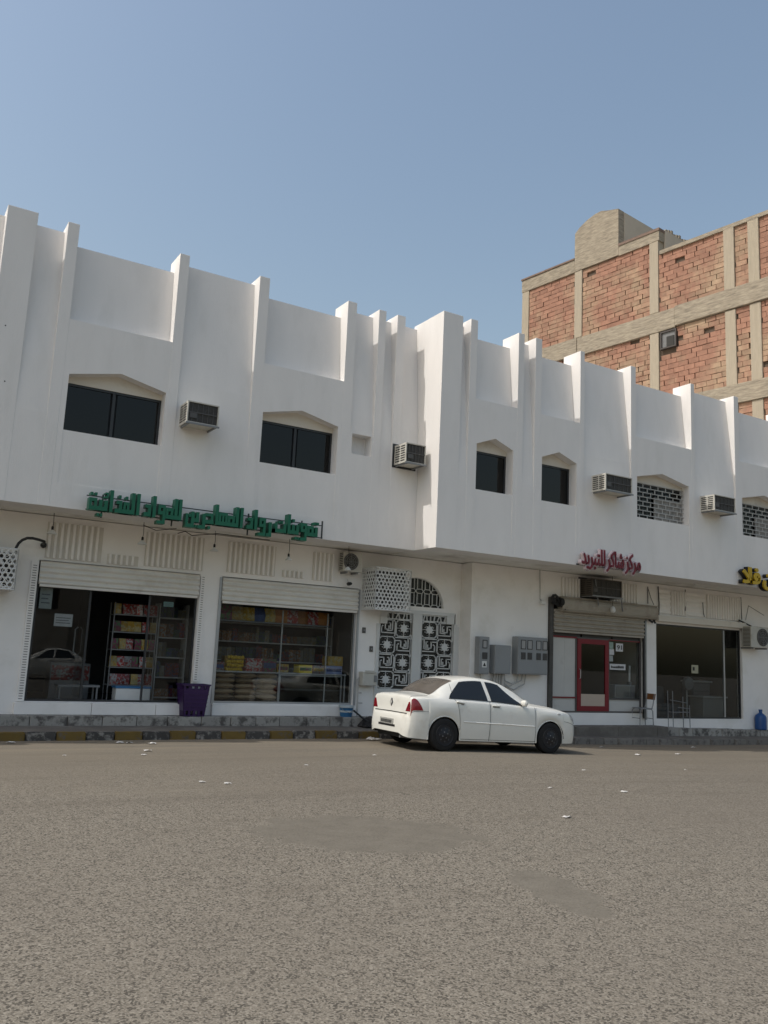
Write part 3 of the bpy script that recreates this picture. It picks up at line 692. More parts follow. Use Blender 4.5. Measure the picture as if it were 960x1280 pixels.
def kufic_word(letters):
    """squared block script; the pen runs right to left, rectangles (x0, x1, z0, z1) in stroke units"""
    R = []; x = 0.0; W = 1.0
    def r(a, b, c, d): R.append((a, b, c, d))
    for i, (k, join) in enumerate(letters):
        def base(w): r(x, x + w + (.35 if join else 0), 0, W)
        if k == 'alef': r(x, x + W, 0, 5.2); w = W
        elif k == 'lam': r(x, x + W, 0, 5.2); base(1.35); w = 1.35
        elif k == 'meem': r(x, x + 2.4, 0, W); r(x, x + 2.4, 1.9, 2.8); r(x, x + .85, W, 1.9); r(x + 1.55, x + 2.4, W, 1.9); base(2.5); w = 2.5
        elif k == 'waw': r(x, x + 2.3, .9, 1.75); r(x, x + 2.3, 2.5, 3.3); r(x, x + .85, -1.2, 2.5); r(x + 1.5, x + 2.3, 1.75, 2.5); r(x, x + 2.5, -1.4, -.6); w = 2.5
        elif k in ('ya', 'noon', 'ta', 'hamza'):
            r(x, x + W, 0, 2.6); base(1.6); w = 1.6
            if k == 'ya': r(x - .3, x + .4, -1.3, -.6); r(x + .65, x + 1.35, -1.3, -.6)
            if k == 'noon': r(x + .1, x + .9, 3.2, 4.0)
            if k == 'ta': r(x - .3, x + .4, 3.2, 3.95); r(x + .65, x + 1.35, 3.2, 3.95)
            if k == 'hamza': r(x, x + 1.1, 3.1, 3.55); r(x, x + .45, 3.5, 4.3); r(x, x + .9, 4.1, 4.5)
        elif k == 'noonend': r(x, x + W, -1.2, 2.6); r(x, x + 2.8, -1.4, -.5); r(x + 2.0, x + 2.8, -.6, 2.0); r(x + 1.1, x + 1.8, 1.2, 1.9); w = 2.9
        elif k == 'taend': r(x, x + 4.0, 0, W); r(x, x + W, 0, 2.4); r(x + 3.2, x + 4.0, 0, 2.4); r(x + 1.2, x + 1.9, 2.4, 3.1); r(x + 2.2, x + 2.9, 2.4, 3.1); w = 4.0
        elif k == 'ra': r(x, x + W, -1.0, 2.4); r(x, x + 1.9, -1.4, -.55); w = 1.6
        elif k in ('dal', 'thal'):
            r(x, x + 2.1, 0, W); r(x, x + .9, 0, 2.9); r(x, x + 1.7, 2.1, 2.95); w = 2.2
            if k == 'thal': r(x + .4, x + 1.1, 3.5, 4.25)
        elif k == 'ha': r(x, x + 3.0, 0, W); r(x, x + 3.0, 2.5, 3.3); r(x, x + .8, W, 2.5); r(x + 2.2, x + 3.0, W, 2.5); r(x + 1.15, x + 1.85, W, 2.5); base(3.1); w = 3.1
        elif k == 'jeem': r(x, x + 2.6, 0, W); r(x + .2, x + 2.6, 1.9, 2.7); r(x + .2, x + 1.0, W, 1.9); r(x + 1.0, x + 1.8, -1.3, -.55); base(2.7); w = 2.7
        elif k == 'ghayn': r(x, x + 2.4, 0, W); r(x + .3, x + 2.1, 2.0, 2.8); r(x + .3, x + 1.05, W, 2.0); r(x + 1.4, x + 2.1, W, 2.0); r(x + .8, x + 1.5, 3.4, 4.15); base(2.5); w = 2.5
        elif k == 'tamar': r(x, x + 2.3, 0, W); r(x, x + 2.3, 2.1, 2.9); r(x, x + .8, W, 2.1); r(x + 1.5, x + 2.3, W, 2.1); r(x + .1, x + .8, 3.5, 4.2); r(x + 1.3, x + 2.0, 3.5, 4.2); w = 2.3
        x += w + (0 if join else .55)
    return R, x
J = lambda q: [(a.rstrip('-'), a.endswith('-')) for a in q.split()]
KW = [J('ta- meem- waw ya- noon- alef taend'), J('ra waw alef dal'), J('alef lam- meem- ha- alef jeem- ra ya- noonend'), J('lam- lam- meem- waw alef dal'), J('alef lam- ghayn- thal alef hamza- ya- tamar')]
built = [kufic_word(w) for w in KW]; gapk = .75; tot = sum(w for _, w in built) + gapk * 4
KX1, KX0, KZ0, ku, kz = 8.0, 3.30, 4.085, (8.0 - 3.30) / tot, .405 / 5.2
pen = 0
for rects, w in built:
    mb = MB()
    for n_, (a, b, c, d) in enumerate(rects):
        e = .0004 * (n_ % 7); mb.box(KX1 - (pen + b) * ku, KX1 - (pen + a) * ku, LY - .30 - e, LY - .12 - e, KZ0 + c * kz, KZ0 + d * kz)
    mb.build('word', green, gs); pen += w + gapk
mb = MB()
for z in (4.10, 4.36): mb.box(3.32, 8.2, LY - .115, LY - .09, z, z + .018)
mb.box(8.18, 8.205, LY - .116, LY - .088, 4.09, 4.47)
for x in (3.6, 4.93, 6.5, 7.7): mb.box(x, x + .025, LY - .114, LY - .091, 3.98, 4.42); mb.box(x, x + .025, LY - .09, LY + .05, 4.2, 4.225)
mb.build('sign_frame', darkalu, gs)
rs = thing('shop_sign', (15.7, RY - .1, 4.1), 'sign of raised dark red Arabic letters with pale edges above the red shop front', 'sign')
lettering('مركز شاكر للتبريد'.split(), rs, 14.78, 16.86, 3.97, 4.56, RY - .14, RY - .05, signpink, .06, .06, 'letter_edge')
lettering('مركز شاكر للتبريد'.split(), rs, 14.81, 16.83, 4.0, 4.53, RY - .17, RY - .142, signred, .012, .14)
mb = MB().box(14.75, 16.9, RY - .05, RY - .02, 4.10, 4.13)
for x in (14.95, 15.7, 16.6): mb.box(x, x + .03, RY - .049, RY + .03, 4.3, 4.33); mb.box(x, x + .03, RY - .048, RY - .022, 4.13, 4.33)
mb.build('sign_frame', darkalu, rs)
ysn = thing('shop_sign', (22.2, RY - .1, 4.1), 'sign of raised yellow Arabic letters with black sides above the dark glass shop front', 'sign')
lettering(['حلن', 'فﻼ'], ysn, 20.82, 22.9, 4.02, 4.62, RY - .20, RY - .16, yellow, .04, .14)
lettering(['حلن', 'فﻼ'], ysn, 20.80, 22.92, 4.01, 4.63, RY - .158, RY - .04, blackm, .045, .13, 'letter_side')
mb = MB()
for x in (21.0, 21.9, 22.7): mb.box(x, x + .03, RY - .04, RY + .05, 4.22, 4.25)
mb.build('sign_frame', darkalu, ysn)

# pendant lamps under the soffit
def pendant(x, y, zl, label, r=.095, wire=True):
    t = thing('pendant_lamp', (x, y, zl), label, 'lamp', 'pendant lamps under the soffit')
    MB().tube([(x, y, zl + .13), (x + .012, y, (zl + 4.1) / 2), (x, y, 4.11)], .006, 5).build('lamp_wire', cable, t)
    MB().lathe([(.022, .06), (.024, .135), (.014, .15)], (x, y, zl), 'z', 10).build('lamp_holder', blackm, t)
    MB().lathe([(r, 0), (r * .95, .012), (.024, .075), (.02, .08)], (x, y, zl), 'z', 16).build('lamp_shade', whitep, t, True)
pendant(2.95, LW - .35, 3.70, 'white cone lamp hanging beside the end of the curved black lamp arm')
pendant(4.62, LW - .55, 3.66, 'white cone lamp hanging below the middle of the green sign over the open shop door')
pendant(6.13, LW - .5, 3.68, 'white cone lamp hanging over the pier between the two grocery windows')
pendant(7.78, LW - .6, 3.64, 'white cone lamp hanging under the right half of the green sign', .075)
pendant(9.25, LW - .6, 3.56, 'white cone lamp hanging beside the small condenser under the soffit', .075)
t = thing('hanging_bulb', (17.3, RW - .35, 3.15), 'bare white bulb hanging in front of the old brown shutter drum', 'lamp')
MB().lathe([(.015, 0), (.06, .03), (.075, .08), (.05, .15), (.025, .18)], (17.3, RW - .35, 3.12), 'z', 14).build('bulb', whitep, t, True)
MB().tube([(17.3, RW - .35, 3.3), (17.3, RW - .3, 3.5), (17.28, RW - .35, 4.12)], .006, 5).build('lamp_wire', cable, t)
# curved lamp arm on the left pier
arm = thing('lamp_arm', (2.85, LW, 3.5), 'curved black pipe arm on the wall above the left grocery window', 'wall lamp')
MB().tube([(2.32, 17.1, 3.29), (2.33, 17.1, 3.36), (2.36, 17.1, 3.44), (2.42, 17.1, 3.51), (2.50, 17.1, 3.555), (2.60, 17.12, 3.565), (2.72, 17.14, 3.55), (2.82, 17.17, 3.53), (2.84, 17.3, 3.52), (2.86, LW - .02, 3.51)], .026, 8).build('pipe', cable, arm, True)
MB().lathe([(.04, -.06), (.055, -.04), (.055, .02), (.04, .05)], (2.87, LW - .05, 3.5), 'y', 14).build('wall_plate', blackm, arm, True)

# meter cabinets on the wall and their conduits
def meter_box(x0, x1, z0, z1, d, label, windows, dark_w, sticker=False):
    t = thing('meter_box', ((x0 + x1) / 2, RW, z0), label, 'meter box'); y = RW - d
    B(x0, x1, y, RW - .002, z0, z1).build('cabinet', panelgrey, t, bevel=.012)
    B(x0 + .03, x1 - .03, y - .008, y + .002, z0 + .03, z1 - .03).build('door', panelgrey, t, bevel=.004)
    for (a, b, c, e) in windows:
        w = rectframe(a, b, c, e, y - .02, y - .009, .016).build('meter_window', darkalu, t); B(a + .016, b - .016, y - .014, y - .0095, c + .016, e - .016).build('pane', mat('meter_pane', (.34, .34, .34), .25), w)
    for (a, b, c, e) in dark_w: B(a, b, y - .02, y - .0085, c, e).build('breaker_window', mat('breaker', (.05, .05, .055), .3, .2, 20), t)
    if sticker:
        a = (x0 + x1) / 2
        s = B(a - .07, a + .07, y - .012, y - .0085, z0 + .16, z0 + .31).build('warning_label', whitep, t)
        MB().prism([(a - .045, z0 + .19), (a + .045, z0 + .19), (a, z0 + .28)], 'y', y - .0145, y - .0125).build('warning_triangle', blackm, s)
    return t
meter_box(12.97, 13.27, 1.38, 2.28, .2, 'narrow grey meter cabinet with a warning triangle label', [(13.05, 13.19, 2.0, 2.2)], [(13.05, 13.20, 1.74, 1.90)], True)
meter_box(13.43, 13.93, 1.40, 2.10, .22, 'plain grey junction box between the two meter cabinets', [], [])
meter_box(14.14, 15.10, 1.41, 2.34, .24, 'wide grey meter cabinet with four small meter windows', [(14.22 + k, 14.38 + k, 2.03, 2.26) for k in (0, .21, .50, .71)], [(14.23 + k, 14.37 + k, 1.78, 1.95) for k in (0, .21, .50, .71)])
mb = MB()
cd = thing('conduit_bundle', (13.8, RW, .1), 'bundle of pale conduits looping below the grey meter cabinets', 'conduit')
for i, (x, s) in enumerate(((13.55, -.5), (13.62, .4), (13.7, .7), (13.8, .9))):
    MB().tube([(x, RW - .08, 1.42), (x, RW - .07, 1.2), (x + .01, RW - .06, .6), (x, RW - .05, .1)], .028 if i != 3 else .05, 7).build('conduit', cablew, cd)
for (xa, xb, dz) in ((13.1, 13.5, .22), (13.75, 14.3, .3), (13.8, 14.55, .38), (13.85, 14.45, .24)):
    MB().tube([(xa, RW - .06, 1.40), (xa + .04, RW - .06, 1.40 - dz * .7), ((xa + xb) / 2, RW - .06, 1.40 - dz), (xb - .04, RW - .06, 1.40 - dz * .6), (xb, RW - .06, 1.42)], .016, 6).build('loop', cablew, cd)

# small water meter cabinet with pipe beside the grocery window
t = thing('water_meter_box', (10.17, LW, 1.0), 'small beige box with a pipe on the wall beside the ornamental door', 'meter box')
B(10.0, 10.38, LW - .2, LW - .003, 1.01, 1.33).build('cabinet', acbeige, t, bevel=.02); B(10.05, 10.3, LW - .22, LW - .2, 1.3, 1.36).build('lid', acbeige, t, bevel=.01)
B(10.30, 10.37, LW - .215, LW - .195, 1.1, 1.25).build('latch', steel, t)
MB().tube([(10.0, LW - .06, 1.2), (9.96, LW - .06, 1.15), (9.97, LW - .06, .85), (9.98, LW - .06, .33)], .016, 6).tube([(9.97, LW - .06, .85), (10.05, LW - .1, .85)], .016, 6).tube([(9.98, LW - .06, .62), (10.08, LW - .1, .62)], .014, 6).build('pipe', cablew, t)
for x, z, lb in ((10.08, 2.27, 'small dark bell push on the wall left of the ornamental door, upper one'), (10.3, 1.85, 'small dark intercom plate left of the ornamental door, lower one'), (13.02, 2.0, 'small black door bell on the corner right of the ornamental door')):
    yy = LW if x < 12 else RW
    t = thing('door_bell', (x, yy, z - .06), lb, 'door bell')
    B(x - .045, x + .045, yy - .025, yy - .001, z - .065, z + .065).build('plate', mat('bell_plate', (.09, .085, .08), .5), t, bevel=.006); B(x - .018, x + .018, yy - .033, yy - .0245, z - .02, z + .02).build('button', steel, t)
# flood lamp on wall by the meters and its cable
t = thing('flood_light', (15.05, RW, 3.2), 'small white flood light on the wall beside the old shutter drum', 'lamp')
B(14.98, 15.12, RW - .14, RW - .06, 3.2, 3.3).build('lamp_head', whitep, t, bevel=.02); MB().tube([(15.05, RW - .08, 3.28), (15.05, RW - .005, 3.33)], .012, 6).build('lamp_stem', steel, t)
MB().tube([(15.03, RW - .01, 3.32), (15.02, RW - .015, 3.7), (15.0, RW - .02, 4.1)], .01, 5).build('lamp_wire', cablew, t)
# tangle of black cable over the shutter guide
t = thing('cable_tangle', (15.5, RW - .1, 3.3), 'tangled black cables hanging at the end of the old shutter drum', 'cable')
for k in range(7):
    pts = [(15.48 + .13 * math.cos(a * 1.0 + k) + .03 * k - .05, RW - .13 - .012 * k, 3.36 + .13 * math.sin(a + k * .7) - .02 * k) for a in [i * .7 for i in range(9)]]
    MB().tube(pts, .017, 5).build('cable', cable, t)
MB().lathe([(.11, -.02), (.13, 0), (.11, .1)], (15.55, RW - .16, 3.3), 'x', 14).build('drum_end', blackm, t, True)
t = thing('wall_cable', (19.3, RW, 3.0), 'black cable drooping beside the old shutter drum and dark shop front', 'cable')
MB().tube([(19.0, RW - .03, 3.98), (19.0, RW - .03, 3.5)], .012, 5).tube([(19.0, RW - .03, 3.95), (19.12, RW - .04, 3.65), (19.22, RW - .05, 3.48)], .008, 5).tube([(19.42, RW - .03, 4.02), (19.43, RW - .06, 3.5), (19.36, RW - .1, 3.15), (19.2, RW - .1, 3.05)], .014, 5).build('cable', cable, t)
MB().tube([(18.95, RW - .1, 3.05), (19.05, RW - .14, 2.98), (19.15, RW - .1, 3.04), (19.2, RW - .12, 2.96)], .03, 6).build('cable_knot', cable, t)
t = thing('wall_cable', (22.9, RW, 3.2), 'thin black wires strung over the fluted wall beside the pale condenser', 'cable')
MB().tube([(20.55, RW - .04, 4.02), (20.56, RW - .05, 3.6), (20.53, RW - .05, 3.4)], .012, 5).tube([(21.3, RW - .05, 3.7), (21.32, RW - .05, 3.4), (21.36, RW - .05, 3.28)], .011, 5).tube([(23.08, RW - .03, 3.98), (23.1, RW - .03, 3.3)], .012, 5).tube([(22.9, RW - .06, 3.28), (23.15, RW - .1, 3.2), (23.35, RW - .2, 3.1)], .022, 6).tube([(23.3, RW - .02, 3.3), (23.45, RW - .02, 3.75), (24.2, RW - .02, 3.5)], .007, 4).build('cable', cable, t)
t = thing('wall_cable', (5.4, LW, 3.9), 'black wires strung under the soffit below the green sign', 'cable')
MB().tube([(4.62, LW - .5, 4.05), (4.9, LW - .45, 3.98), (5.3, LW - .5, 4.06)], .008, 5).tube([(5.35, LW - .45, 3.97), (5.5, LW - .45, 4.03), (5.65, LW - .45, 3.96), (6.2, LW - .45, 4.06), (7.4, LW - .4, 4.06)], .009, 5).build('cable', cable, t)
t = thing('security_camera', (9.6, LW, 3.3), 'small dark camera on the wall under the small condenser', 'camera')
MB().lathe([(.03, -.14), (.04, -.1), (.04, 0)], (9.55, LW - .1, 3.3), 'y', 10).build('camera_body', blackm, t, True); MB().tube([(9.55, LW - .12, 3.33), (9.58, LW - .005, 3.4)], .014, 5).build('camera_arm', whitep, t)
t = thing('fluorescent_tube', (20.4, RW - .9, 4.0), 'slim tube light batten under the soffit above the dark glass shop front', 'lamp')
B(19.9, 20.95, RW - .93, RW - .86, 4.05, 4.1).build('batten', whitep, t); MB().tube([(19.93, RW - .9, 4.03), (20.92, RW - .9, 4.03)], .018, 8).build('tube', whitep, t)

# ------------------------------------------------------------------ things on the pavement
def crate(x, y, z):
    t = thing('plastic_crate', (x, y, z), 'tall purple slatted plastic crate between the two grocery windows', 'crate')
    w0, w1, d0, d1, h = .22, .285, .16, .2, .64
    def ring(f): return (w0 + (w1 - w0) * f, d0 + (d1 - d0) * f, z + h * f)
    for sx, sy, nm in ((0, -1, 'front'), (0, 1, 'back'), (-1, 0, 'side'), (1, 0, 'side')):
        mb = MB(); rows = [(0, .18, True), (.18, .84, False), (.84, .93, True), (.93, 1, False)]
        for f0, f1, slots in rows:
            (wa, da, za), (wb, db, zb_) = ring(f0), ring(f1); n = 9
            for k in range(n):
                if slots and k % 2 == 1: continue
                u0, u1 = (-1 + 2 * k / n) , (-1 + 2 * (k + 1) / n)
                if not slots and k: continue
                if not slots: u0, u1 = -1, 1
                if sy: q = [(x + u0 * wa, y + sy * da, za), (x + u1 * wa, y + sy * da, za), (x + u1 * wb, y + sy * db, zb_), (x + u0 * wb, y + sy * db, zb_)]; nrm = Vector((0, -sy * .014, 0))
                else: q = [(x + sx * wa, y + u0 * da, za), (x + sx * wa, y + u1 * da, za), (x + sx * wb, y + u1 * db, zb_), (x + sx * wb, y + u0 * db, zb_)]; nrm = Vector((-sx * .014, 0, 0))
                q2 = [tuple(Vector(p) + nrm) for p in q]
                mb.add(q + q2, [(0, 1, 2, 3), (7, 6, 5, 4), (0, 4, 5, 1), (1, 5, 6, 2), (2, 6, 7, 3), (3, 7, 4, 0)])
        mb.build('crate_' + nm, purple, t)
    g = MB()
    for f in (.3, .42, .55, .68): wa, da, za = ring(f); g.box(x - wa - .006, x + wa + .006, y - da - .01, y - da + .004, za, za + .012)
    wa, da, za = ring(1); g.box(x - wa - .015, x + wa + .015, y - da - .016, y - da + .012, za - .03, za).box(x - wa - .015, x + wa + .015, y + da - .012, y + da + .016, za - .03, za).box(x - wa - .016, x - wa + .012, y - da + .012, y + da - .012, za - .031, za - .001).box(x + wa - .012, x + wa + .016, y - da + .012, y + da - .012, za - .031, za - .001)
    g.build('crate_rim', purple, t); B(x - w0 + .01, x + w0 - .01, y - d0 + .01, y + d0 - .01, z + .01, z + .03).build('crate_floor', purple, t)
crate(6.02, 17.38, .322)
t = thing('bucket', (9.60, 17.37, .322), 'blue plastic bucket with a milky rim below the grocery window', 'bucket')
MB().lathe([(.12, 0), (.135, .02), (.155, .2), (.158, .205)], (9.60, 17.37, .322), 'z', 20).build('pail', bluep, t, True)
MB().lathe([(.16, .2), (.175, .205), (.178, .25), (.165, .255), (.15, .25), (.148, .1), (.1, .1)], (9.60, 17.37, .322), 'z', 20).build('rim', mat('milky_plastic', (.5, .56, .58), .4), t, True)
MB().tube([(9.44, 17.37, .56), (9.47, 17.27, .47), (9.60, 17.2, .42), (9.73, 17.27, .47), (9.76, 17.37, .56)], .006, 5).build('handle', steel, t)
# black sheet with hose lying on the step
t = thing('black_sack', (10.15, 17.0, .15), 'slumped black plastic sack with a hose lying on the step behind the car', 'sack')
mb = MB(); rows = []
for i in range(9):
    f = i / 8; rows.append([(9.82 + .75 * u + .03 * math.sin(i * 2 + u * 9), 16.82 + .5 * f + .02 * math.sin(u * 11), .146 + .2 * math.sin(math.pi * f) ** .7 * math.sin(math.pi * u) ** .6 * (1 + .25 * math.sin(u * 13 + i))) for u in [k / 12 for k in range(13)]])
mb.grid(rows).build('sack', blackm, t, True)
MB().tube([(9.72, 17.25, .47), (9.8, 17.2, .40), (9.88, 17.15, .33), (9.98, 17.05, .25), (10.1, 17.0, .26)], .022, 7).build('hose', blackm, t, True)
t = thing('water_jug', (23.75, 16.95, .03), 'deep blue plastic jug on the step past the dark glass shop front', 'jug')
MB().lathe([(.15, 0), (.17, .02), (.17, .36), (.15, .42), (.08, .48), (.05, .5), (.05, .56)], (23.72, 17.0, .03), 'z', 18).build('jug_body', blued, t, True)
MB().lathe([(.055, .55), (.055, .6)], (23.72, 17.0, .03), 'z', 12).build('cap', blued, t)

def tube_chair(loc, rz, label, seatm, backm):
    """bent tube chair: two side loops, seat, back board"""
    t = thing('chair', loc, label, 'chair'); t.rotation_euler[2] = rz; r = .013
    ORG[t.name] = (0, 0, 0)
    for s in (-1, 1):
        MB().tube([(-.20, s * .19, 0), (-.19, s * .19, .38), (-.17, s * .19, .43), (-.10, s * .19, .46), (.16, s * .19, .45), (.2, s * .19, .40), (.22, s * .19, 0)], r, 7).build('leg', steel, t, True)
        MB().tube([(.17, s * .17, .44), (.22, s * .17, .55), (.27, s * .17, .86)], r, 7).build('back_post', steel, t, True)
    MB().tube([(-.19, -.19, .2), (-.19, .19, .2)], .01, 6).tube([(.21, -.19, .2), (.21, .19, .2)], .01, 6).build('stretcher', steel, t)
    B(-.19, .2, -.2, .2, .455, .478).build('seat', seatm, t, bevel=.01)
    mb = MB(); rows = []
    for i in range(7):
        u = -1 + i / 3; rows.append([(.245 + .02 * (1 - u * u), u * .2, .70), (.275 + .02 * (1 - u * u), u * .2, .86)])
    rows2 = [[(p[0] + .018, p[1], p[2]) for p in rr] for rr in rows]
    mb.grid(rows); mb.grid(rows2[::-1]); mb.grid([[a[0], b[0]] for a, b in zip(rows, rows2)]); mb.grid([[b[1], a[1]] for a, b in zip(rows, rows2)]); mb.grid([[rows[0][0], rows[0][1]], [rows2[0][0], rows2[0][1]]]); mb.grid([[rows[-1][0], rows[-1][1]], [rows2[-1][0], rows2[-1][1]]])
    mb.build('backrest', backm, t)
    return t
tube_chair((18.55, 16.93, .162), -.25, 'tube steel chair with a curved brown wooden backrest on the platform', steel, wood)
def frame_stand(x, y, z, label):
    t = thing('metal_stand', (x, y, z), label, 'stand')
    for dx, dy, h in ((-.25, 0, 1.0), (.17, 0, .85), (.42, -.02, .62), (-.22, .2, 1.0), (.4, .2, .62)): MB().tube([(x + dx, y + dy, z), (x + dx - .02, y + dy, z + h)], .012, 6).build('leg', steel, t)
    g = MB().tube([(x - .25, y, z + .42), (x + .42, y, z + .42)], .011, 6).tube([(x - .05, y, z + .55), (x + .45, y, z + .52)], .011, 6).tube([(x - .26, y + .1, z + .75), (x + .3, y, z + .68)], .009, 6).tube([(x - .25, y, z + .42), (x - .22, y + .2, z + .42)], .01, 6).tube([(x + .42, y, z + .42), (x + .4, y + .2, z + .42)], .01, 6)
    g.build('crossbar', steel, t)
frame_stand(20.05, 16.95, .105, 'thin metal stand of bent bars in front of the dark glass shop front')

# litter
def litter(x, y, s, label, cat='litter'):
    z = gz(x) + (.003 if y < 15.98 else .14); rnd = random.Random(int(x * 100)); mb = MB(); rows = []
    for i in range(6):
        rows.append([(x + s * (i / 5 - .5) * 1.6 + rnd.uniform(-.1, .1) * s, y + s * (j / 5 - .5) + rnd.uniform(-.1, .1) * s, z + s * rnd.uniform(.02, .4) * (1 - abs(i / 5 - .5)) + .002) for j in range(6)])
    single(mb.grid(rows), 'paper_scrap', paper, (x, y, z), label, cat, 'paper scraps on the road')
for x, y, s in ((4.14, 15.52, .12), (4.3, 15.5, .1), (4.65, 15.34, .12), (4.28, 14.31, .11), (9.35, 15.72, .24), (4.0, 10.93, .07), (4.27, 10.73, .08), (7.06, 7.54, .09), (8.46, 9.38, .06), (9.35, 8.87, .08), (14.8, 13.64, .12), (16.38, 13.9, .1), (10.69, 11.03, .06), (4.07, 13.8, .07), (2.4, 15.7, .12), (13.4, 11.2, .05), (15.3, 15.2, .09), (18.6, 15.3, .13), (6.1, 12.2, .05), (2.9, 13.9, .05), (7.9, 13.2, .06)):
    litter(x, y, s * .72, 'largest white scrap of paper, by the rear of the parked car' if x == 9.35 and y > 15 else 'white scrap of paper at the foot of the painted kerb' if y > 15 and x < 9 else 'white scrap of paper by the plain kerb below the platform' if y > 15 else 'small white scrap on the dusty strip of road near the kerb' if y > 13 else 'small white scrap of paper out on the open road')

# ------------------------------------------------------------------ goods inside the shops
PAL = [(.45, .04, .03), (.55, .33, .04), (.5, .5, .48), (.08, .12, .3), (.3, .05, .12), (.5, .42, .2), (.1, .25, .08), (.55, .2, .03)]
pk = [mat('packet_%d' % i, tuple(q * .55 for q in c), .45, .3, 14, col2=tuple(q * .6 for q in PAL[(i * 3 + 2) % 8]), c2scale=17, c2lo=.5, c2hi=.56, isl=.35) for i, c in enumerate(PAL)]
def pack_mesh(m, w, h, d):
    mb = MB().add([(-w / 2, -d / 2, .03 * h), (w / 2, -d / 2, .03 * h), (w / 2, d / 2, .03 * h), (-w / 2, d / 2, .03 * h), (-w * .46, -d * .6, h / 2), (w * .46, -d * .6, h / 2), (w * .46, d * .6, h / 2), (-w * .46, d * .6, h / 2), (-w / 2, -.006, h), (w / 2, -.006, h), (w / 2, .006, h), (-w / 2, .006, h), (-w / 2, -.006, 0), (w / 2, -.006, 0), (w / 2, .006, 0), (-w / 2, .006, 0)],
               [(12, 13, 1, 0), (13, 14, 2, 1), (14, 15, 3, 2), (15, 12, 0, 3), (15, 14, 13, 12), (0, 1, 5, 4), (1, 2, 6, 5), (2, 3, 7, 6), (3, 0, 4, 7), (4, 5, 9, 8), (5, 6, 10, 9), (6, 7, 11, 10), (7, 4, 8, 11), (8, 9, 10, 11)])
    return mb.mesh('snack_packet', m)
pmeshes = [pack_mesh(m, .15, .22, .07) for m in pk]
PNAME = ['red', 'ochre', 'white', 'navy', 'plum', 'tan', 'green', 'orange']
rack = thing('snack_rack', (4.95, 18.45, .5), 'wire rack of snack packets inside the open grocery doorway', 'rack')
mb = MB()
for x in (4.52, 5.42):
    for yy in (18.28, 18.62): mb.tube([(x, yy, .5), (x, yy, 2.55)], .012, 6)
mb.build('upright', steel, rack)
for i in range(5):
    z = .85 + i * .36; B(4.52, 5.42, 18.28, 18.62, z, z + .02).build('shelf', steel, rack)
    for k in range(6):
        ci = random.choice([0, 0, 2, 2, 5, 1, 4]); o = bpy.data.objects.new('snack_packet', pmeshes[ci]); COL.objects.link(o); o.location = (4.60 + k * .15 + random.uniform(-.02, .02), 18.33, z + .02); o.rotation_euler = (random.uniform(-.12, .05), 0, random.uniform(-.2, .2))
        tag(o, 'small %s snack packet on the %s shelf of the wire rack' % (PNAME[ci], ('lowest', 'second lowest', 'middle', 'second highest', 'top')[i]), 'packet', 'snack packets on the wire rack')
def carton(x0, x1, y, z0, z1, m, label, name='carton', cat='box', d=.3, band=None):
    t = thing(name, ((x0 + x1) / 2, y, z0), label, cat)
    B(x0, x1, y, y + d, z0, z1).build('carton_body', m, t, bevel=.008)
    if band: B(x0 + .02, x1 - .02, y - .004, y + .002, z0 + (z1 - z0) * .3, z0 + (z1 - z0) * .7).build('printed_panel', band, t)
    return t
shelfm = mat('shelf_white', (.45, .45, .44), .5)
# grocery window: hanging bags along the top, shelf, cartons, glass counter with sacks
t = thing('display_shelf', (8.2, 17.9, 1.2), 'long display shelf behind the grocery window', 'shelf')
B(6.58, 9.8, 17.82, 18.25, 1.21, 1.235).build('shelf_board', shelfm, t); B(6.58, 9.3, 17.85, 18.2, 2.30, 2.32).build('shelf_board', steel, t)
mb = MB()
for x in (6.6, 8.12, 9.26, 9.78): mb.box(x, x + .025, 17.86, 17.885, .5, 2.6 if x < 9.5 else 1.25)
mb.build('shelf_post', shelfm, t)
xx = 6.66; big = [pack_mesh(m, .30, .30, .1) for m in pk]
for k, c in enumerate((4, 1, 1, 3, 5, 7, 0, 7, 0, 7)):
    o = bpy.data.objects.new('snack_bag', big[c]); COL.objects.link(o); o.location = (xx + .14, 17.97, 2.322); o.rotation_euler = (.0, 0, random.uniform(-.15, .15)); xx += .265
    tag(o, '%s printed snack bag in the row along the top of the grocery window' % PNAME[c], 'bag', 'snack bags along the top of the grocery window')
carton(6.62, 6.85, 17.9, 1.236, 1.42, pk[2], 'small white carton beside the yellow net of fruit on the display shelf', band=pk[3])
t = thing('lemon_net', (7.08, 17.98, 1.236), 'net heaped with yellow lemons on the display shelf', 'fruit'); lem = mat('lemon', (.55, .36, .02), .5, .15, 20)
mb = MB()
for i in range(7):
    for j in range(4):
        z = 1.27 + j * .085 + random.uniform(-.01, .01); x = 6.92 + i * .056 + (j % 2) * .02
        mb.lathe([(.004, -.042), (.028, -.03), (.038, 0), (.028, .03), (.004, .042)], (x, 17.93 + random.uniform(-.02, .03), z), 'z', 8)
mb.build('lemon_heap', lem, t, True); B(6.88, 7.3, 17.99, 18.2, 1.24, 1.55).build('crate', pk[1], t)
for x0, x1, m, lb in ((7.34, 7.72, pk[0], 'red drinks carton beside the lemons on the display shelf'), (7.73, 8.06, pk[4], 'dark red carton in the middle of the display shelf'), (8.08, 8.36, pk[1], 'yellow carton beside the dark red cartons on the display shelf'), (8.62, 8.95, mat('carton_yellow', (.7, .52, .02), .5, .1, 9), 'bright yellow printed carton on the display shelf'), (8.96, 9.26, pk[2], 'white printed carton beside the bright yellow carton'), (9.30, 9.72, mat('carton_blue', (.25, .3, .5), .5, .15, 9), 'pale blue printed carton at the end of the display shelf')):
    carton(x0, x1, 17.88, 1.236, 1.42 + .1 * (x0 < 8), m, lb, band=random.choice(pk))
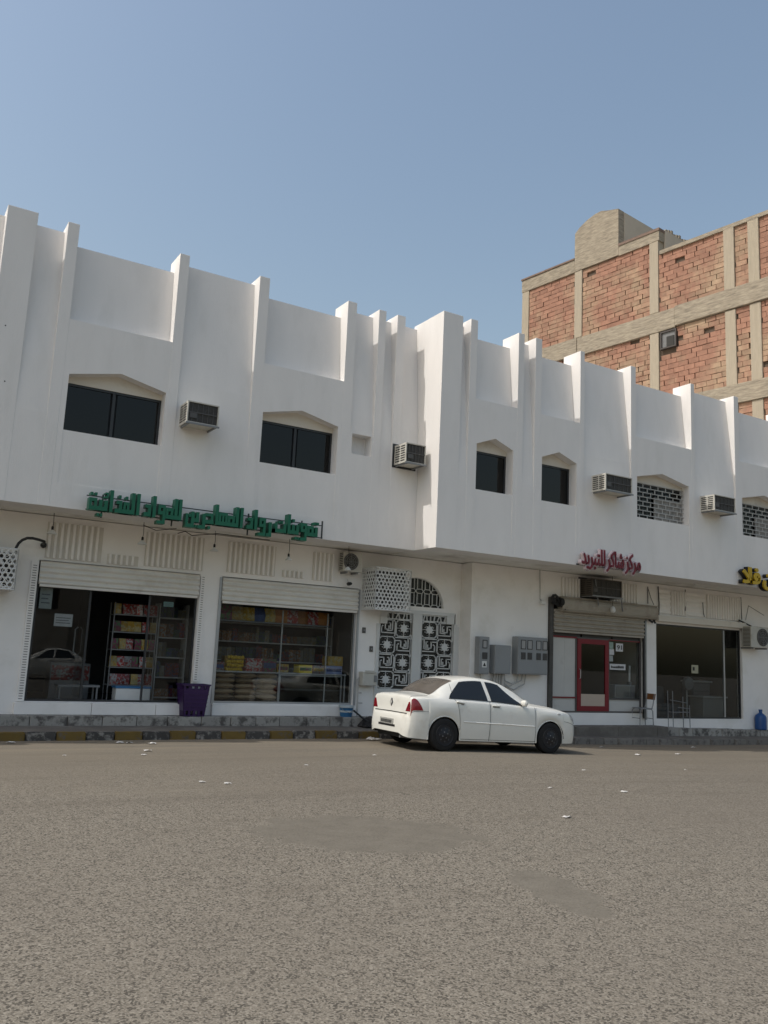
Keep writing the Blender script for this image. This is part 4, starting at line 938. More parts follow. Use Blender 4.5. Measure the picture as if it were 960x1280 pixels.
carton(9.36, 9.75, 17.92, 1.422, 1.64, pk[1], 'ochre carton stacked on the pale blue carton')
for i, x in enumerate((6.66, 7.16, 7.66)):
    for j in range(5):
        mb = MB(); rows = []
        for a in range(9):
            th = math.pi * 2 * a / 8; rows.append([(x + .24 + (.24 * (1 - abs(u) ** 4)) * (1 if u > 0 else 1) * 0 + u * .235, 18.02 + .17 * math.cos(th) * (1 - abs(u) ** 5 * .5), .62 + j * .115 + .062 + .062 * math.sin(th) * (1 - abs(u) ** 4 * .8)) for u in (-1, -.8, -.4, 0, .4, .8, 1)])
        o = single(mb.grid(rows), 'flat_bread_sack', sackm, (x + .24, 18.02, .62 + j * .115), 'tan sack, %s of the stack %s' % (('bottom one', 'second from the bottom', 'middle one', 'second from the top', 'top one')[j], ('by the pier with the purple crate', 'between two other sack stacks', 'beside the glass counter')[i]), 'sack', 'tan sacks stacked low behind the grocery window', True)
t = thing('glass_counter', (8.95, 18.0, .5), 'glass display counter low behind the grocery window', 'counter')
rectframe(8.14, 9.72, .52, 1.2, 17.86, 17.89, .03).build('counter_frame', alu, t); B(8.17, 9.69, 17.872, 17.878, .55, 1.17).build('pane', reflglass, t); B(8.15, 9.71, 17.9, 18.3, .85, .87).build('counter_shelf', shelfm, t); B(8.15, 9.71, 18.3, 18.33, .52, 1.2).build('counter_back', darkwall, t)
def back_shelves(x0, x1, y, z0, lb, n=5, d=.34):
    t = thing('wall_shelving', ((x0 + x1) / 2, y, z0), lb, 'shelving'); st = [MB() for _ in range(4)]
    sh = MB()
    for i in range(n):
        z = z0 + .1 + i * .42; sh.box(x0, x1, y, y + d, z, z + .025); x = x0 + .02
        while x < x1 - .1:
            w = random.uniform(.06, .16); h = random.uniform(.16, .34); k = random.randrange(4)
            for q in range(random.randint(1, 4)):
                if x + w < x1: st[k].box(x + .004, x + w - .004, y + .02 + random.uniform(0, .05), y + d - .05, z + .027, z + .027 + h); x += w
    sh.box(x0 - .03, x0 - .002, y, y + d, z0, z0 + n * .42).box(x1 + .002, x1 + .03, y, y + d, z0, z0 + n * .42); sh.build('shelf_frame', shelfm, t)
    for k, m in enumerate([mat('stock_%d' % i, tuple(q * .28 for q in PAL[i]), .6, .3, 12, col2=tuple(q * .3 for q in PAL[(i + 3) % 8]), c2scale=21, c2lo=.5, c2hi=.55, isl=.5) for i in (0, 2, 3, 7)]): tag(st[k].build('shelf_stock', m, t), kind='stuff')
back_shelves(6.55, 9.85, 18.75, .5, 'tall shelving packed with small goods behind the grocery display shelf')
back_shelves(5.55, 6.15, 18.5, .5, 'narrow shelving of small goods right of the snack rack', 5)
# open doorway shop: posters, counter, freezer
for x0, x1, z0, z1, lb, m in ((2.93, 3.16, 2.30, 2.70, 'pale paper sheet taped in the corner of the left grocery pane', mat('poster_pale', (.35, .38, .37), .7, .1, 9)), (3.24, 3.58, 1.98, 2.22, 'white notice sheet taped to the left grocery pane', mat('poster_white', (.5, .51, .52), .7, .1, 9)), (5.35, 5.56, 2.50, 2.6, 'small pale green notice high on the right grocery pane', mat('poster_green', (.2, .35, .33), .7, .1, 9))):
    t = thing('poster', ((x0 + x1) / 2, LW + .1, z0), lb, 'poster'); B(x0, x1, LW + .093, LW + .097, z0, z1).build('sheet', m, t)
    g = MB()
    for k in range(3): g.box(x0 + .03, x1 - .04 - .03 * (k % 2), LW + .0895, LW + .0925, z0 + (z1 - z0) * (.25 + .2 * k), z0 + (z1 - z0) * (.31 + .2 * k))
    g.build('printed_line', mat('print_grey', (.12, .13, .14), .8), t)
t = thing('shop_counter', (4.0, 18.9, .5), 'low counter with a red front inside the open grocery doorway', 'counter')
B(3.55, 4.35, 19.2, 19.7, .52, 1.25).build('counter_body', mat('counter_grey', (.2, .2, .2), .6), t); B(3.57, 4.33, 19.19, 19.198, .9, 1.2).build('red_front', pk[0], t)
t = thing('chest_freezer', (4.9, 18.1, .5), 'small white chest with a blue edge at the foot of the snack rack', 'freezer')
B(4.6, 5.3, 17.9, 18.22, .51, .82).build('chest_body', whitep, t, bevel=.02); B(4.59, 5.31, 17.89, 18.23, .82, .86).build('chest_lid', bluep, t)
t = thing('low_table', (3.9, 18.3, .5), 'low dark table just inside the grocery doorway', 'table')
B(3.5, 4.3, 18.0, 18.4, .82, .86).build('table_top', steel, t)
for x in (3.53, 4.24):
    for yy in (18.02, 18.35): B(x, x + .03, yy, yy + .03, .5, .82).build('leg', steel, t)
# things in the two right hand shops
for x0, x1, z0, z1, lb, m in ((17.60, 17.75, 2.18, 2.36, 'green and white sticker on the pane beside the red door', mat('sticker_green', (.3, .4, .34), .6, .3, 30)), (17.60, 17.78, 2.02, 2.17, 'round white sticker below the green sticker beside the red door', mat('sticker_white', (.6, .6, .6), .6, .1, 30)), (17.85, 18.12, 2.12, 2.34, 'square white notice with two digits on the pane beside the red door', mat('sticker_white', (.6,) * 3)), (17.62, 18.22, 1.62, 1.78, 'long white notice with dark lettering on the pane beside the red door', mat('sticker_white', (.6,) * 3)), (17.60, 17.74, 1.84, 2.0, 'pale paper strip taped under the stickers beside the red door', mat('poster_pale', (.35, .38, .37)))):
    t = thing('notice', ((x0 + x1) / 2, RW + .07, z0), lb, 'notice'); B(x0, x1, RW + .072, RW + .077, z0, z1).build('sheet', m, t)
    if 'digits' in lb: lettering(['91'], t, x0 + .04, x1 - .04, z0 + .05, z1 - .05, RW + .069, RW + .0715, blackm, .02, name='digits', latin=True)
    if 'lettering' in lb:
        g = MB(); x = x0 + .05
        while x < x1 - .08:
            w = random.uniform(.03, .07); g.box(x, x + w, RW + .069, RW + .0715, z0 + .045, z1 - random.uniform(.04, .07)); x += w + .012
        g.build('print', blackm, t)
t = thing('microwave', (18.2, RW + .45, .85), 'grey microwave oven behind the pane beside the red door', 'microwave')
B(17.95, 18.72, RW + .2, RW + .6, .86, 1.22).build('oven_body', mat('oven_grey', (.3, .31, .31), .5), t, bevel=.015); B(17.99, 18.5, RW + .19, RW + .199, .9, 1.18).build('oven_door', mat('oven_door', (.2, .21, .2), .3), t); B(18.54, 18.69, RW + .19, RW + .199, .9, 1.18).build('control_panel', steel, t)
t = thing('work_bench', (18.1, RW + .5, .42), 'bench under the microwave behind the red framed front', 'bench'); B(17.6, 18.9, RW + .2, RW + .9, .80, .855).build('bench_top', steel, t)
for x in (17.62, 18.85): B(x, x + .04, RW + .25, RW + .29, .42, .80).build('leg', steel, t)
t = thing('tube_lamp', (18.62, RW + .3, 1.5), 'short white tube lamp standing behind the pane beside the red door', 'lamp'); MB().tube([(18.6, RW + .3, 1.3), (18.62, RW + .3, 1.75)], .03, 8).build('tube', whitep, t); B(18.56, 18.66, RW + .25, RW + .35, 1.221, 1.31).build('lamp_base', steel, t)
t = thing('wall_notice', (21.05, RW + .2, 1.7), 'cream square notice on the dark shop glass', 'notice'); B(20.93, 21.22, RW + .083, RW + .0885, 1.62, 1.86).build('sheet', mat('cream_paper', (.4, .38, .27), .7), t); None
B(20.98, 21.06, RW + .079, RW + .0825, 1.70, 1.80).build('print', blackm, t)
t = thing('reception_desk', (22.0, 18.2, .3), 'pale reception desk deep inside the dark glass shop', 'desk')
B(21.75, 22.75, 17.5, 18.0, .31, .92).build('desk_body', mat('desk_pale', (.42, .42, .40), .5, .1, 3), t, bevel=.02); B(21.7, 22.8, 17.45, 18.05, .92, .96).build('desk_top', whitep, t)
t = thing('drawer_cabinet', (22.6, 18.4, .3), 'grey drawer cabinet with a white top behind the desk in the dark shop', 'cabinet')
B(22.15, 22.95, 18.2, 18.6, .31, 1.35).build('cabinet_body', mat('cabinet_grey', (.22, .22, .22), .5, .1, 4), t, bevel=.01); B(22.1, 23.0, 18.15, 18.62, 1.35, 1.40).build('cabinet_top', whitep, t)
for k in range(4): B(22.19, 22.91, 18.185, 18.2, .36 + k * .245, .57 + k * .245).build('drawer', mat('drawer_grey', (.3, .3, .3), .5), t, bevel=.005)
t = thing('wall_shelf', (21.6, 21.3, 1.8), 'row of pale files on a shelf high inside the dark shop', 'shelf')
B(20.2, 22.6, 20.9, 21.3, 1.85, 1.88).build('shelf_board', shelfm, t)
for k in range(14): B(20.3 + k * .16, 20.43 + k * .16, 20.95, 21.25, 1.88, 2.12 + .06 * math.sin(k * 2.3)).build('file', pk[(k * 5) % 8], t)
t = thing('floor_fan', (19.95, 18.0, .3), 'pedestal fan standing inside the dark glass shop', 'fan')
MB().lathe([(.2, 0), (.19, .03), (.03, .05), (.02, .9)], (21.15, 17.6, .31), 'z', 16).build('fan_stand', whitep, t, True)
MB().lathe([(.02, -.09), (.19, -.06), (.2, 0), (.19, .05), (.02, .07)], (21.15, 17.56, 1.32), 'y', 20).build('fan_cage', mat('fan_cage', (.3, .31, .32), .4), t, True)
t = thing('sofa', (20.4, 19.4, .3), 'dark low sofa inside the dark glass shop', 'sofa')
B(19.7, 21.0, 17.7, 18.3, .31, .7).build('sofa_seat', mat('sofa_dark', (.16, .165, .18), .6), t, bevel=.04); B(19.7, 21.0, 18.3, 18.55, .31, 1.2).build('sofa_back', mat('sofa_dark', (.06,) * 3), t, bevel=.05)

# ------------------------------------------------------------------ brick building behind
az = math.radians(98); BQ = Vector((27.5, 20.0, 0))
BB = thing('brick_building', BQ, 'unrendered red brick building with pale concrete columns and beams behind the white parapet', 'building')
BB.rotation_euler[2] = math.atan2(-math.sin(az), -math.cos(az)); ORG[BB.name] = (0, 0, 0)
concm = mat('board_marked_concrete', (.36, .31, .235), .95, .3, 2.5, .9, 9, col2=(.24, .205, .158), c2scale=1.6, c2lo=.45, c2hi=.68, stretch=(1.3, 1.3, 8))
concv = mat('column_concrete', (.40, .345, .262), .9, .12, 4, .5, 14, col2=(.34, .29, .22), c2scale=2, c2lo=.52, c2hi=.75, stretch=(6, 6, .6))
plast = mat('tan_plaster', (.58, .50, .39), .9, .06, 1.5, .1, 30)
brickm = mat('hollow_brick', (.32, .168, .114), .9, .18, 5, .5, 30, col2=(.37, .265, .175), c2scale=.5, c2lo=.47, c2hi=.66, isl=.14)
mort = mat('mortar_gap', (.11, .08, .058), .95, .2, 4)
mb = MB(); mb.box(-11.2, 6, .10, 4.0, -.5, 18.9); mb.box(-11.2, -7.7, .101, 3.9, 18.9, 20.1); mb.box(-8.0, -3.7, .102, 1.2, 18.9, 19.9); mb.build('backing_wall', mort, BB)
for u0, u1 in ((-11.3, -10.87), (-8.08, -7.66), (-4.11, -3.68), (-.74, -.30), (.26, .70), (2.4, 2.85), (5.6, 6.05)):
    for z0, z1 in ((8.0, 11.74), (12.5, 15.54), (16.38, 19.0 if u0 > -3 else (19.6 if u0 < -4.2 else 20.0))):
        B(u0, u1, -.03 - random.uniform(0, .03), .5, z0 + .003, z1 - .003).build('column', concv, BB, bevel=.02)
mbm = [(11.74, 12.5, -11.3, 6.05), (15.54, 16.38, -11.3, -7.9), (15.50, 16.36, -7.9, -2.9), (15.56, 16.40, -2.9, 6.05)]
for z0, z1, u0, u1 in mbm: B(u0 + .004, u1 - .004, -.07 - random.uniform(0, .03), .5, z0, z1).build('beam', concm, BB, bevel=.02)
B(-11.32, -8.09, -.05, .3, 19.6, 20.22).build('beam', concm, BB, bevel=.02); B(-11.34, -8.09, -.09, .35, 20.222, 20.3).build('coping', mat('coping_old', (.20, .14, .11), .9, .2, 4), BB)
B(-3.6, 6.05, -.06, .4, 18.92, 19.08).build('coping', concm, BB)
# raised stair head with a curved shoulder, then the lower parapet step; tan plaster on their flanks
mb = MB(); mb.prism([(-8.08, 19.62), (-8.06, 21.5), (-7.8, 21.72), (-7.4, 21.92), (-6.95, 22.05), (-6.6, 22.08), (-6.2, 21.95), (-5.66, 21.82), (-5.66, 19.62)], 'y', -.06, .35); mb.build('stair_head', concm, BB)
mb = MB(); mb.box(-5.655, -3.62, -.05, .33, 19.58, 20.02); mb.build('parapet', concm, BB); B(-5.654, -3.6, -.08, .36, 20.022, 20.14).build('coping', mat('coping_old', (.2, .14, .11)), BB)
B(-5.70, -5.645, .36, 3.6, 19.5, 21.80).build('plaster_wall', plast, BB); B(-3.66, -3.61, .37, 3.8, 18.5, 20.2).build('plaster_wall', plast, BB)
g = MB()
for k in range(16): g.box(-3.67, -3.60, .45 + k * .2, .58 + k * .2, 20.2, 20.24 + .05 * (k % 3))
g.build('broken_edge', concm, BB)
# window
w = rectframe(-3.60, -2.86, 14.70, 15.46, -.06, .08, .06).build('window', mat('old_frame', (.06, .05, .045), .7), BB)
B(-3.54, -2.92, .0, .02, 14.76, 15.40).build('pane', mat('old_pane', (.16, .16, .16), .5, .2, 5), w); B(-3.32, -2.98, -.03, -.001, 14.78, 15.2).build('vent_box', mat('vent_dark', (.025, .023, .02), .7), w)
# bricks, course by course between the columns
CH, BL = .218, .46
brick_me = []
for k in range(3):
    mb = B(-BL / 2 + .008, BL / 2 - .008, 0, .1, .008, CH - .008)
    me = mb.mesh('brick', brickm)
    for v in me.vertices: v.co += Vector((random.uniform(-.008, .008), random.uniform(-.006, .004) if v.co.y < .05 else 0, random.uniform(-.006, .006)))
    brick_me.append(me)
cells = [(-10.87, -8.08), (-7.66, -4.11), (-3.68, -.74), (-.30, .26), (.70, 2.4), (2.85, 5.6)]
bands = [(9.4, 11.74), (12.5, 15.54), (16.38, 19.6)]
cand = []
for (c0, c1) in cells:
    for (b0, b1) in bands:
        top = b1
        if b0 > 16: top = 18.93 if c0 > -3.7 else 19.6
        n = int(round((top - b0) / CH)); ch = (top - b0) / n
        for r in range(n):
            u = c0 - (BL / 2 if r % 2 else 0) + random.uniform(-.08, .08)
            while u < c1 - .03:
                a, b = max(u, c0), min(u + BL * random.uniform(.94, 1.06), c1); u += BL
                if b - a < .08: continue
                z = b0 + r * ch; m_ = (a + b) / 2
                if -3.66 < m_ < -2.78 and 14.45 < z < 15.46: continue
                if random.random() < .006: continue
                cand.append((m_, z, (b - a) / BL, ch / CH))
def shown(c):
    # seen above the white parapet, nearer the viewer first
    return c[0] - (99 if c[1] < 10.3 or c[0] > 1.15 else 0) - (99 if c[1] < 16.2 - (c[0] + 8) * .9 and c[1] < 14.2 and c[0] < -3.5 else 0)
cand.sort(key=shown, reverse=True)
rest = MB()
for i, (u, z, sx, sz) in enumerate(cand):
    dep = random.uniform(-.012, .012)
    if i < 300:
        o = bpy.data.objects.new('brick', random.choice(brick_me)); COL.objects.link(o); o.parent = BB; o.location = (u, .02 + dep, z); o.scale = (sx, 1, sz); o.rotation_euler = (0, random.uniform(-.012, .012), random.uniform(-.01, .01))
    else:
        w2 = BL * sx / 2 - .010; y0 = .02 + dep; j = lambda: random.uniform(-.007, .007)
        rest.add([(u - w2 + j(), y0, z + .010 + j()), (u + w2 + j(), y0, z + .010 + j()), (u + w2, y0 + .1, z + .010), (u - w2, y0 + .1, z + .010), (u - w2 + j(), y0, z + CH * sz - .010 + j()), (u + w2 + j(), y0, z + CH * sz - .010 + j()), (u + w2, y0 + .1, z + CH * sz - .010), (u - w2, y0 + .1, z + CH * sz - .010)],
                 [(0, 3, 2, 1), (4, 5, 6, 7), (0, 1, 5, 4), (1, 2, 6, 5), (2, 3, 7, 6), (3, 0, 4, 7)])
tag(rest.build('bricks', brickm, BB), kind='stuff')

# ------------------------------------------------------------------ the car
carw = mat('car_white', (.76, .755, .70), .28, .02, 2, coat=.6, col2=(.62, .59, .52), c2scale=2.2, c2lo=.58, c2hi=.8)
carglass = mat('car_glass', (.012, .014, .016), .06, spec=.6)
carblk = mat('car_black_trim', (.015, .015, .016), .55)
taill = mat('tail_lamp', (.19, .006, .012), .18, .2, 12, coat=.6)
lampw = mat('lamp_clear', (.5, .5, .5), .15, coat=.6)
rimm = mat('steel_wheel', (.007, .008, .012), .5, .2, 10)
def pchip(pts):
    pts = [(-1.6 + (a + 1.6) * .63 if a < -1.6 else a, b) for a, b in pts]
    x = np.array([p[0] for p in pts], float); y = np.array([p[1] for p in pts], float); h = np.diff(x); d = np.diff(y) / h
    m = np.zeros(len(x)); m[0], m[-1] = d[0], d[-1]
    for i in range(1, len(x) - 1):
        if d[i - 1] * d[i] > 0:
            w1, w2 = 2 * h[i] + h[i - 1], h[i] + 2 * h[i - 1]; m[i] = (w1 + w2) / (w1 / d[i - 1] + w2 / d[i])
    def f(q):
        q = min(max(q, x[0]), x[-1]); i = min(int(np.searchsorted(x, q, 'right')) - 1, len(h) - 1); t = (q - x[i]) / h[i]
        return float((1 + 2 * t) * (1 - t) ** 2 * y[i] + t * (1 - t) ** 2 * h[i] * m[i] + t * t * (3 - 2 * t) * y[i + 1] + t * t * (t - 1) * h[i] * m[i + 1])
    return f
RX, FX, WR = -1.268, 1.268, .305
TX = lambda a: -1.6 + (a + 1.6) * .63 if a < -1.6 else a
ztop = pchip([(-2.34, .50), (-2.325, .585), (-2.28, .635), (-2.225, .655), (-2.205, .80), (-2.185, .93), (-2.13, .985), (-1.95, 1.01), (-1.62, 1.03), (-1.50, 1.06), (-1.22, 1.235), (-.98, 1.34), (-.75, 1.39), (-.45, 1.412), (-.15, 1.398), (.12, 1.345), (.42, 1.225), (.74, 1.06), (.90, .985), (1.08, .955), (1.4, .92), (1.7, .87), (1.95, .785), (2.06, .70), (2.115, .58), (2.13, .48)])
zbelt = pchip([(-2.34, .47), (-2.28, .60), (-2.225, .63), (-2.205, .77), (-2.185, .90), (-2.12, .935), (-1.6, .945), (-.6, .93), (.2, .90), (.7, .875), (1.1, .865), (1.7, .80), (1.95, .72), (2.06, .62), (2.13, .46)])
halfw = pchip([(-2.34, .50), (-2.32, .60), (-2.27, .69), (-2.2, .745), (-2.05, .79), (-1.7, .825), (-1.0, .845), (0, .85), (1.0, .845), (1.5, .825), (1.8, .775), (2.0, .68), (2.09, .56), (2.13, .42)])
wroof = pchip([(-2.34, .40), (-2.2, .60), (-1.6, .60), (-1.2, .575), (-.7, .56), (-.3, .565), (.1, .56), (.65, .60), (1.0, .62), (1.8, .56), (2.13, .3)])
zlow0 = pchip([(-2.34, .29), (-2.31, .25), (-2.2, .225), (-1.9, .215), (-1.6, .205), (1.6, .20), (1.9, .20), (2.08, .22), (2.13, .27)])
def zlow(x):
    z = zlow0(x)
    for c in (RX, FX):
        d = abs(x - c)
        if d < .352: z = max(z, .30 + math.sqrt(.352 ** 2 - d * d) * .98)
    return z
def section(x):
    w, zl, zk, zt, wr = halfw(x), zlow(x), zbelt(x), ztop(x), wroof(x); wr = min(wr, w - .08); zk = max(zk, zl + .05); h = zk - zl
    flare = .012 * sum(math.exp(-((x - c) / .3) ** 2) for c in (RX, FX))
    e = zt - zk
    wb = w - .055
    P = [(w - .035 + flare, zl), (w - .006 + flare, zl + .28 * h), (w + flare * .5, zl + .55 * h), (w - .012, zl + .82 * h), (wb + .022, zk - .012), (wb, zk + min(.02, e * .2))]
    for f in (.25, .5, .75): P.append((wb + (wr + .035 - wb) * (f ** 1.15), zk + .02 + (e - .02 - min(.07, e * .4)) * f))
    P += [(wr + .03, zt - min(.062, e * .4)), (wr - .03, zt - min(.028, e * .25)), (wr * .6, zt - min(.01, e * .1)), (0, zt)]
    return P
NS = 12
def surf(x, s):
    P = section(x); s = min(max(s, 0), NS - 1e-6); i = int(s); f = s - i
    g = lambda k: Vector(P[min(max(k, 0), NS)])
    p0, p1, p2, p3 = g(i - 1), g(i), g(i + 1), g(i + 2)
    if i + 2 > NS: p3 = Vector((-P[NS - 1][0], P[NS - 1][1]))
    q = .5 * ((2 * p1) + (p2 - p0) * f + (2 * p0 - 5 * p1 + 4 * p2 - p3) * f * f + (3 * p1 - p0 - 3 * p2 + p3) * f ** 3)
    return Vector((x, q.x, q.y))
def nrm(x, s):
    a = surf(x + .006, s) - surf(x - .006, s); b = surf(x, min(s + .05, NS - .001)) - surf(x, max(s - .05, 0))
    n = a.cross(b); n.normalize(); return n if n.y > -.2 and (n.y > 0 or n.z > 0) else -n
car = thing('parked_car', (0, 0, 0), 'white four door saloon with black steel wheels parked at the kerb', 'car'); ORG[car.name] = (0, 0, 0)
sta = sorted(set([round(TX(-2.34 + .012 * i), 4) for i in range(15)] + list(np.round(np.linspace(-1.95, 2.0, 114), 4)) + list(np.round(np.linspace(2.0, 2.13, 12), 4)) + [round(c + d, 4) for c in (RX, FX) for d in (-.352, -.349, -.34, -.325, .325, .34, .349, .352)]))
ss = [i * NS / 36 for i in range(37)]
mb = MB(); rows = []
for x in sta:
    half = [surf(x, s) for s in ss]; rows.append([(p.x, -p.y, p.z) for p in half] + [(p.x, p.y, p.z) for p in half[-2::-1]])
mb.grid(rows); n = len(rows[0])
o = len(mb.v); mb.f.append(tuple(range(n))); mb.f.append(tuple((len(rows) - 1) * n + k for k in range(n)))
body = mb.build('body', carw, car, smooth=50)
def patch(name, m, x0, x1, s0, s1, side=-1, off=.004, nx=14, ns=10, parent=None):
    """sheet lying just proud of the body; x0, x1, are numbers or functions of s in 0..1"""
    rows = []; F = lambda q, t: q(t) if callable(q) else q
    for j in range(ns + 1):
        t = j / ns; s = s0 + (s1 - s0) * t; r = []
        for i in range(nx + 1):
            x = F(x0, t) + (F(x1, t) - F(x0, t)) * i / nx; p = surf(x, s); q = p + nrm(x, s) * off; r.append((q.x, side * q.y, q.z))
        rows.append(r)
    return MB().grid(rows).build(name, m, parent or car, smooth=60)
def line(name, m, pts, side=-1, r=.004, parent=None):
    P = []
    for (x, s) in pts: p = surf(x, s) + nrm(x, s) * .001; P.append((p.x, side * p.y, p.z))
    return MB().tube(P, r, 4).build(name, m, parent or car)
seam = carblk
for sd in (-1, 1):
    # doors: skins, seams, handles, window panes
    rd = patch('rear_door', carw, lambda t: -.89 - .13 * t, lambda t: -.275, .25, 4.75, sd, .004, 16, 14)
    fd = patch('front_door', carw, lambda t: -.21, lambda t: .86 - .02 * t, .25, 4.75, sd, .004, 16, 14)
    line('door_seam', seam, [(-.24, s) for s in np.linspace(.1, 5.1, 18)], sd, .005, fd)
    line('door_seam', seam, [(.885 - .02 * s / 5, s) for s in np.linspace(.1, 4.9, 16)], sd, .004, fd)
    line('door_seam', seam, [(-.91 - .14 * min(s / 5, 1.2), s) for s in np.linspace(.1, 9.2, 24)], sd, .004, rd)
    line('sill_seam', seam, [(x, .22) for x in np.linspace(-.9, .9, 20)], sd, .004, fd)
    def arch_l(t): return -1.16 + .20 * t ** 1.6
    patch('rear_window', carglass, lambda t: -1.17 + .30 * t ** 1.7, lambda t: -.28 - .07 * t, 5.35, 8.8, sd, .005, 16, 10, rd)
    patch('front_window', carglass, lambda t: -.195 - .07 * t, lambda t: .64 - .58 * t, 5.35, 8.8, sd, .005, 16, 10, fd)
    line('window_trim', carblk, [(x, 5.28) for x in np.linspace(-1.18, .68, 26)], sd, .007)
    for x, par in ((-.93, rd), (-.09, fd)):
        q = [surf(x + d, 3.75) + nrm(x + d, 3.75) * h for d, h in ((-.1, .008), (-.08, .028), (.05, .03), (.08, .008))]; MB().tube([(p.x, sd * p.y, p.z) for p in q], .014, 7).build('door_handle', carw, par, True); patch('handle_shade', mat('handle_shade_grey', (.2, .2, .19), .6), x - .09, x + .07, 3.45, 3.95, sd, .007, 6, 3, par)  # grey patch behind each handle paints the shadow there
    mo = [(x, 1.75) for x in np.linspace(-.86, .86, 24)]; line('side_moulding', carw, mo, sd, .017)
    # wheel arch lips
    for c in (RX, FX):
        P = []
        for k in range(25):
            a = math.pi * k / 24; x = c + .352 * math.cos(a); p = surf(x, 0.02); P.append((p.x, sd * (p.y + .004), p.z))
        MB().tube(P, .012, 6).build('arch_lip', carw, car, True)
    # lamps
    patch('tail_lamp', taill, lambda t: TX(-2.206 + .03 * t), lambda t: TX(-1.86) + .01 - .16 * t, 2.55, 4.35, sd, .006, 12, 8)
    MB().prism([(sd * .54, .69), (sd * .725, .69), (sd * .715, .82), (sd * .68, .88), (sd * .645, .86)], 'x', TX(-2.21) - .008, TX(-2.17)).build('tail_lamp_inner', taill, car, bevel=.012)
    patch('head_lamp', lampw, lambda t: 1.80 + .05 * (1 - t), lambda t: 2.085, 3.2, 5.2, sd, .005, 8, 6)
    line('bumper_seam', seam, [(x, 2.45 + .1 * (x + 2.0)) for x in np.linspace(-1.97, -1.64, 8)], sd, .003)
    line('bumper_seam', seam, [(x, 2.6) for x in np.linspace(1.63, 2.05, 8)], sd, .003)
    q = surf(1.48, 2.9) + nrm(1.48, 2.9) * .005; B(q.x - .04, q.x + .04, sd * q.y - .01, sd * q.y + .01, q.z - .015, q.z + .015).build('side_repeater', lampw, car, bevel=.006)
    # mirrors
    q = surf(.55, 5.3); mm = MB().lathe([(.015, -.085), (.055, -.07), (.066, 0), (.055, .06), (.015, .08)], (q.x, sd * (q.y + .085), q.z + .05), 'y', 12)
    mi = mm.build('wing_mirror', carw, car, True); mi.scale = (.75, 1, 1); mi.location.x = q.x * .25
    MB().tube([(q.x - .02, sd * q.y, q.z + .0), (q.x, sd * (q.y + .08), q.z + .04)], .022, 7).build('mirror_stalk', carblk, car)
# screens
def screen(name, x0, x1, s0, m=carglass):
    rows = []
    for j in range(25):
        a = -1 + j / 12; sd = -1 if a < 0 else 1; s = NS - abs(a) * (NS - s0); r = []
        for i in range(13):
            x = x0 + (x1 - x0) * i / 12; p = surf(x, s) + nrm(x, s) * .005; r.append((p.x, sd * p.y, p.z))
        rows.append(r)
    return MB().grid(rows).build(name, m, car, smooth=60)
rw = screen('rear_screen', -1.53, -1.0, 9.75, mat('rear_glass', (.13, .115, .10), .15, .15, 6, spec=.6)); screen('windscreen', .13, .86, 9.7)
# boot shut line, badge, plate, bumper details, exhaust
line('boot_seam', seam, [(x, 9.3) for x in np.linspace(-1.96, -1.56, 12)], -1, .004); line('boot_seam', seam, [(x, 9.3) for x in np.linspace(-1.96, -1.56, 12)], 1, .004)
MB().tube([(TX(-2.232), -.62, .655), (TX(-2.235), 0, .662), (TX(-2.232), .62, .655)], .008, 5).build('boot_seam', seam, car)
MB().prism([(-.05, .83), (0, .905), (.05, .83), (0, .755)], 'x', TX(-2.21) - .012, TX(-2.19)).build('badge', mat('badge_grey', (.1, .1, .1), .3), car)
MB().prism([(-.022, .83), (0, .87), (.022, .83), (0, .79)], 'x', TX(-2.21) - .018, TX(-2.21) - .0125).build('badge_inner', carw, car)
pl = B(TX(-2.34) - .012, TX(-2.32), -.26, .26, .42, .53).build('number_plate', mat('plate_grey', (.33, .33, .31), .5, .2, 20), car, bevel=.006)
g = MB()
for k in range(8): g.box(TX(-2.34) - .015, TX(-2.34) - .0125, -.2 + k * .052, -.165 + k * .052, .445, .50)
g.build('plate_mark', carblk, pl)
B(TX(-2.34) - .005, TX(-2.30), -.32, .32, .385, .425).build('bumper_recess', carblk, car)
MB().tube([(-2.02, -.45, .225), (-1.85, -.45, .225)], .028, 10).build('exhaust_pipe', steel, car)
g = MB().box(-1.92, 2.0, -.60, .60, .19, .46); g.box(-.88, .88, -.78, .78, .19, .4); g.box(-1.94, -1.66, -.7, .7, .23, .5); g.box(1.66, 1.98, -.62, .62, .22, .5); g.build('underbody', carblk, car)
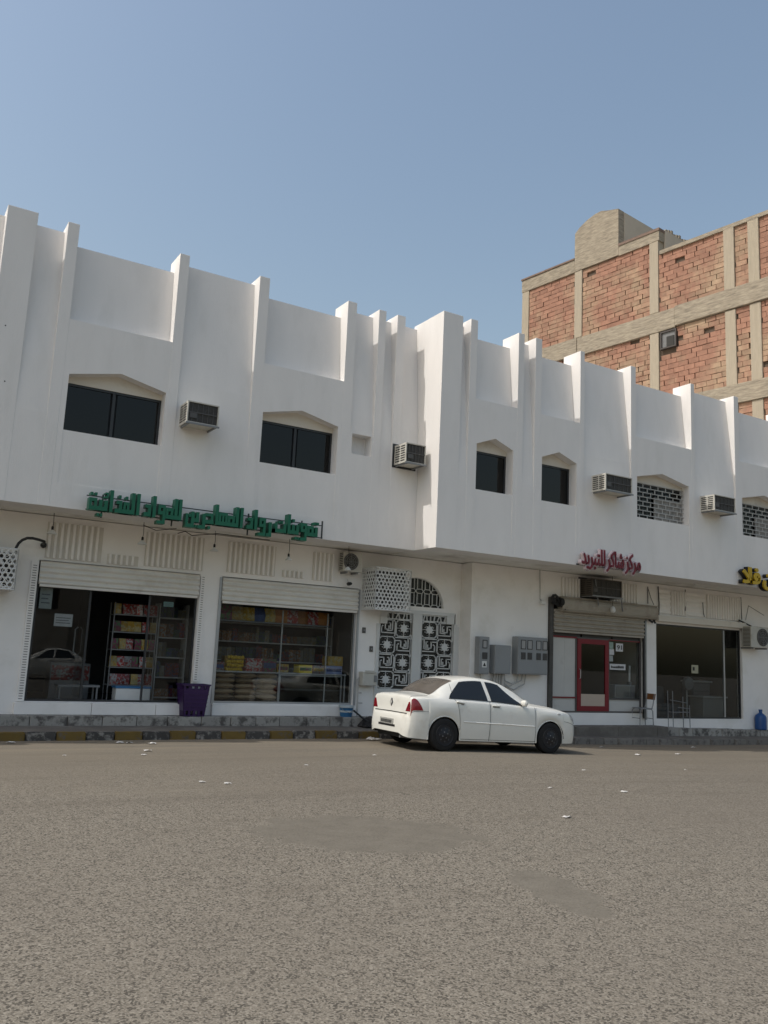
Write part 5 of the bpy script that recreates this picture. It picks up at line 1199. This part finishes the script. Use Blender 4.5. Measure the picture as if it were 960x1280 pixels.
for c in (RX, FX):
    for sd in (-1, 1):
        rows = []
        for k in range(17):
            a = math.pi * k / 16; rows.append([(c + .36 * math.cos(a), sd * .60, .30 + .36 * math.sin(a)), (c + .36 * math.cos(a), sd * .815, .30 + .355 * math.sin(a))])
        MB().grid(rows).build('wheel_liner', carblk, car)
        yc = sd * .745; wh = MB().lathe([(.20, -.095), (.27, -.1), (.297, -.085), (WR, -.05), (WR, .05), (.297, .085), (.27, .1), (.20, .095)], (c, yc, WR), 'y', 32, True).build('wheel', rubber, car, smooth=35)
        rim = MB().lathe([(.205, -.095), (.205, .08)], (c, yc, WR), 'y', 28).build('rim', rimm, wh, smooth=30)
        yo = yc + sd * .09
        rg = MB()
        rg.lathe([(.205, sd * .0), (.195, sd * .012), (.17, sd * -.01), (.12, sd * .012), (.075, sd * .016), (.05, sd * .03), (.02, sd * .032)], (c, yo, WR), 'y', 28); rg.build('wheel_disc', rimm, wh, smooth=30)
        hb = MB()
        for k in range(8):
            a = math.pi * 2 * k / 8; hb.lathe([(.018, sd * .008), (.018, sd * .017)], (c + .12 * math.cos(a), yo, WR + .12 * math.sin(a)), 'y', 8)
        hb.build('vent_hole', mat('vent_light', (.045, .045, .05), .5), wh)
        hb = MB()
        for k in range(4):
            a = math.pi * 2 * k / 4 + .4; hb.lathe([(.011, sd * .014), (.011, sd * .03)], (c + .055 * math.cos(a), yo, WR + .055 * math.sin(a)), 'y', 6)
        hb.build('wheel_nut', steel, wh)
# interior: dark seats would not show through the tinted glass
# place: near side wheels touch at the measured points, nose slightly towards the road
yaw = math.radians(-2.5)
def car_place(c, X, Y, yaw, drop=True):
    c.rotation_euler = (0, 0, yaw); c.location = (X, Y, gz(X))
    if drop:
        dz = gz(X + 1.27) - gz(X - 1.27); c.rotation_euler = (0, -math.atan2(dz, 2.54), yaw); c.location[2] = (gz(X + 1.27) + gz(X - 1.27)) / 2
car_place(car, 11.0, 14.47, yaw)
# the other side of the street, seen only in the shop glass
for X, Y, rz, lb in ((1.5, -6.5, math.pi, 'white saloon parked across the street opposite the open grocery door'), (7.5, -6.8, math.pi, 'white saloon parked across the street opposite the grocery window')):
    c = copy_tree(car); car_place(c, X, Y, rz, False); c['label'] = lb
OB = thing('added_tan_building', (8, -14, 0), 'tan plastered building added unseen across the street, darkening the shop glass reflections', 'building')  # added out of view so the shop glass reflects something darker than sky
ops = [(-18 + 4.2 * k, -16 + 4.2 * k, 3.4, 4.5) for k in range(14)]
mb = MB(); wall_openings(mb, -20, 42, -.5, 5.2, -14.6, -14, ops); mb.box(-20, 42, -26, -25.6, -.5, 5.2); mb.box(-20, 42, -25.6, -14.6, 4.9, 5.0); mb.box(-20, -19.6, -25.6, -14.6, -.5, 4.9); mb.box(41.6, 42, -25.6, -14.6, -.5, 4.9); mb.build('wall', mat('tan_far', (.28, .245, .20), .9, .15, .5), OB)
for (a, b, c_, d) in ops:
    w = B(a, b, -14.45, -14.4, c_, d).build('window', carglass, OB)
for k in range(8):
    B(-18 + 7.4 * k, -12.4 + 7.4 * k, -13.99, -13.9, 0, 3.1).build('shutter', shutterd, OB)
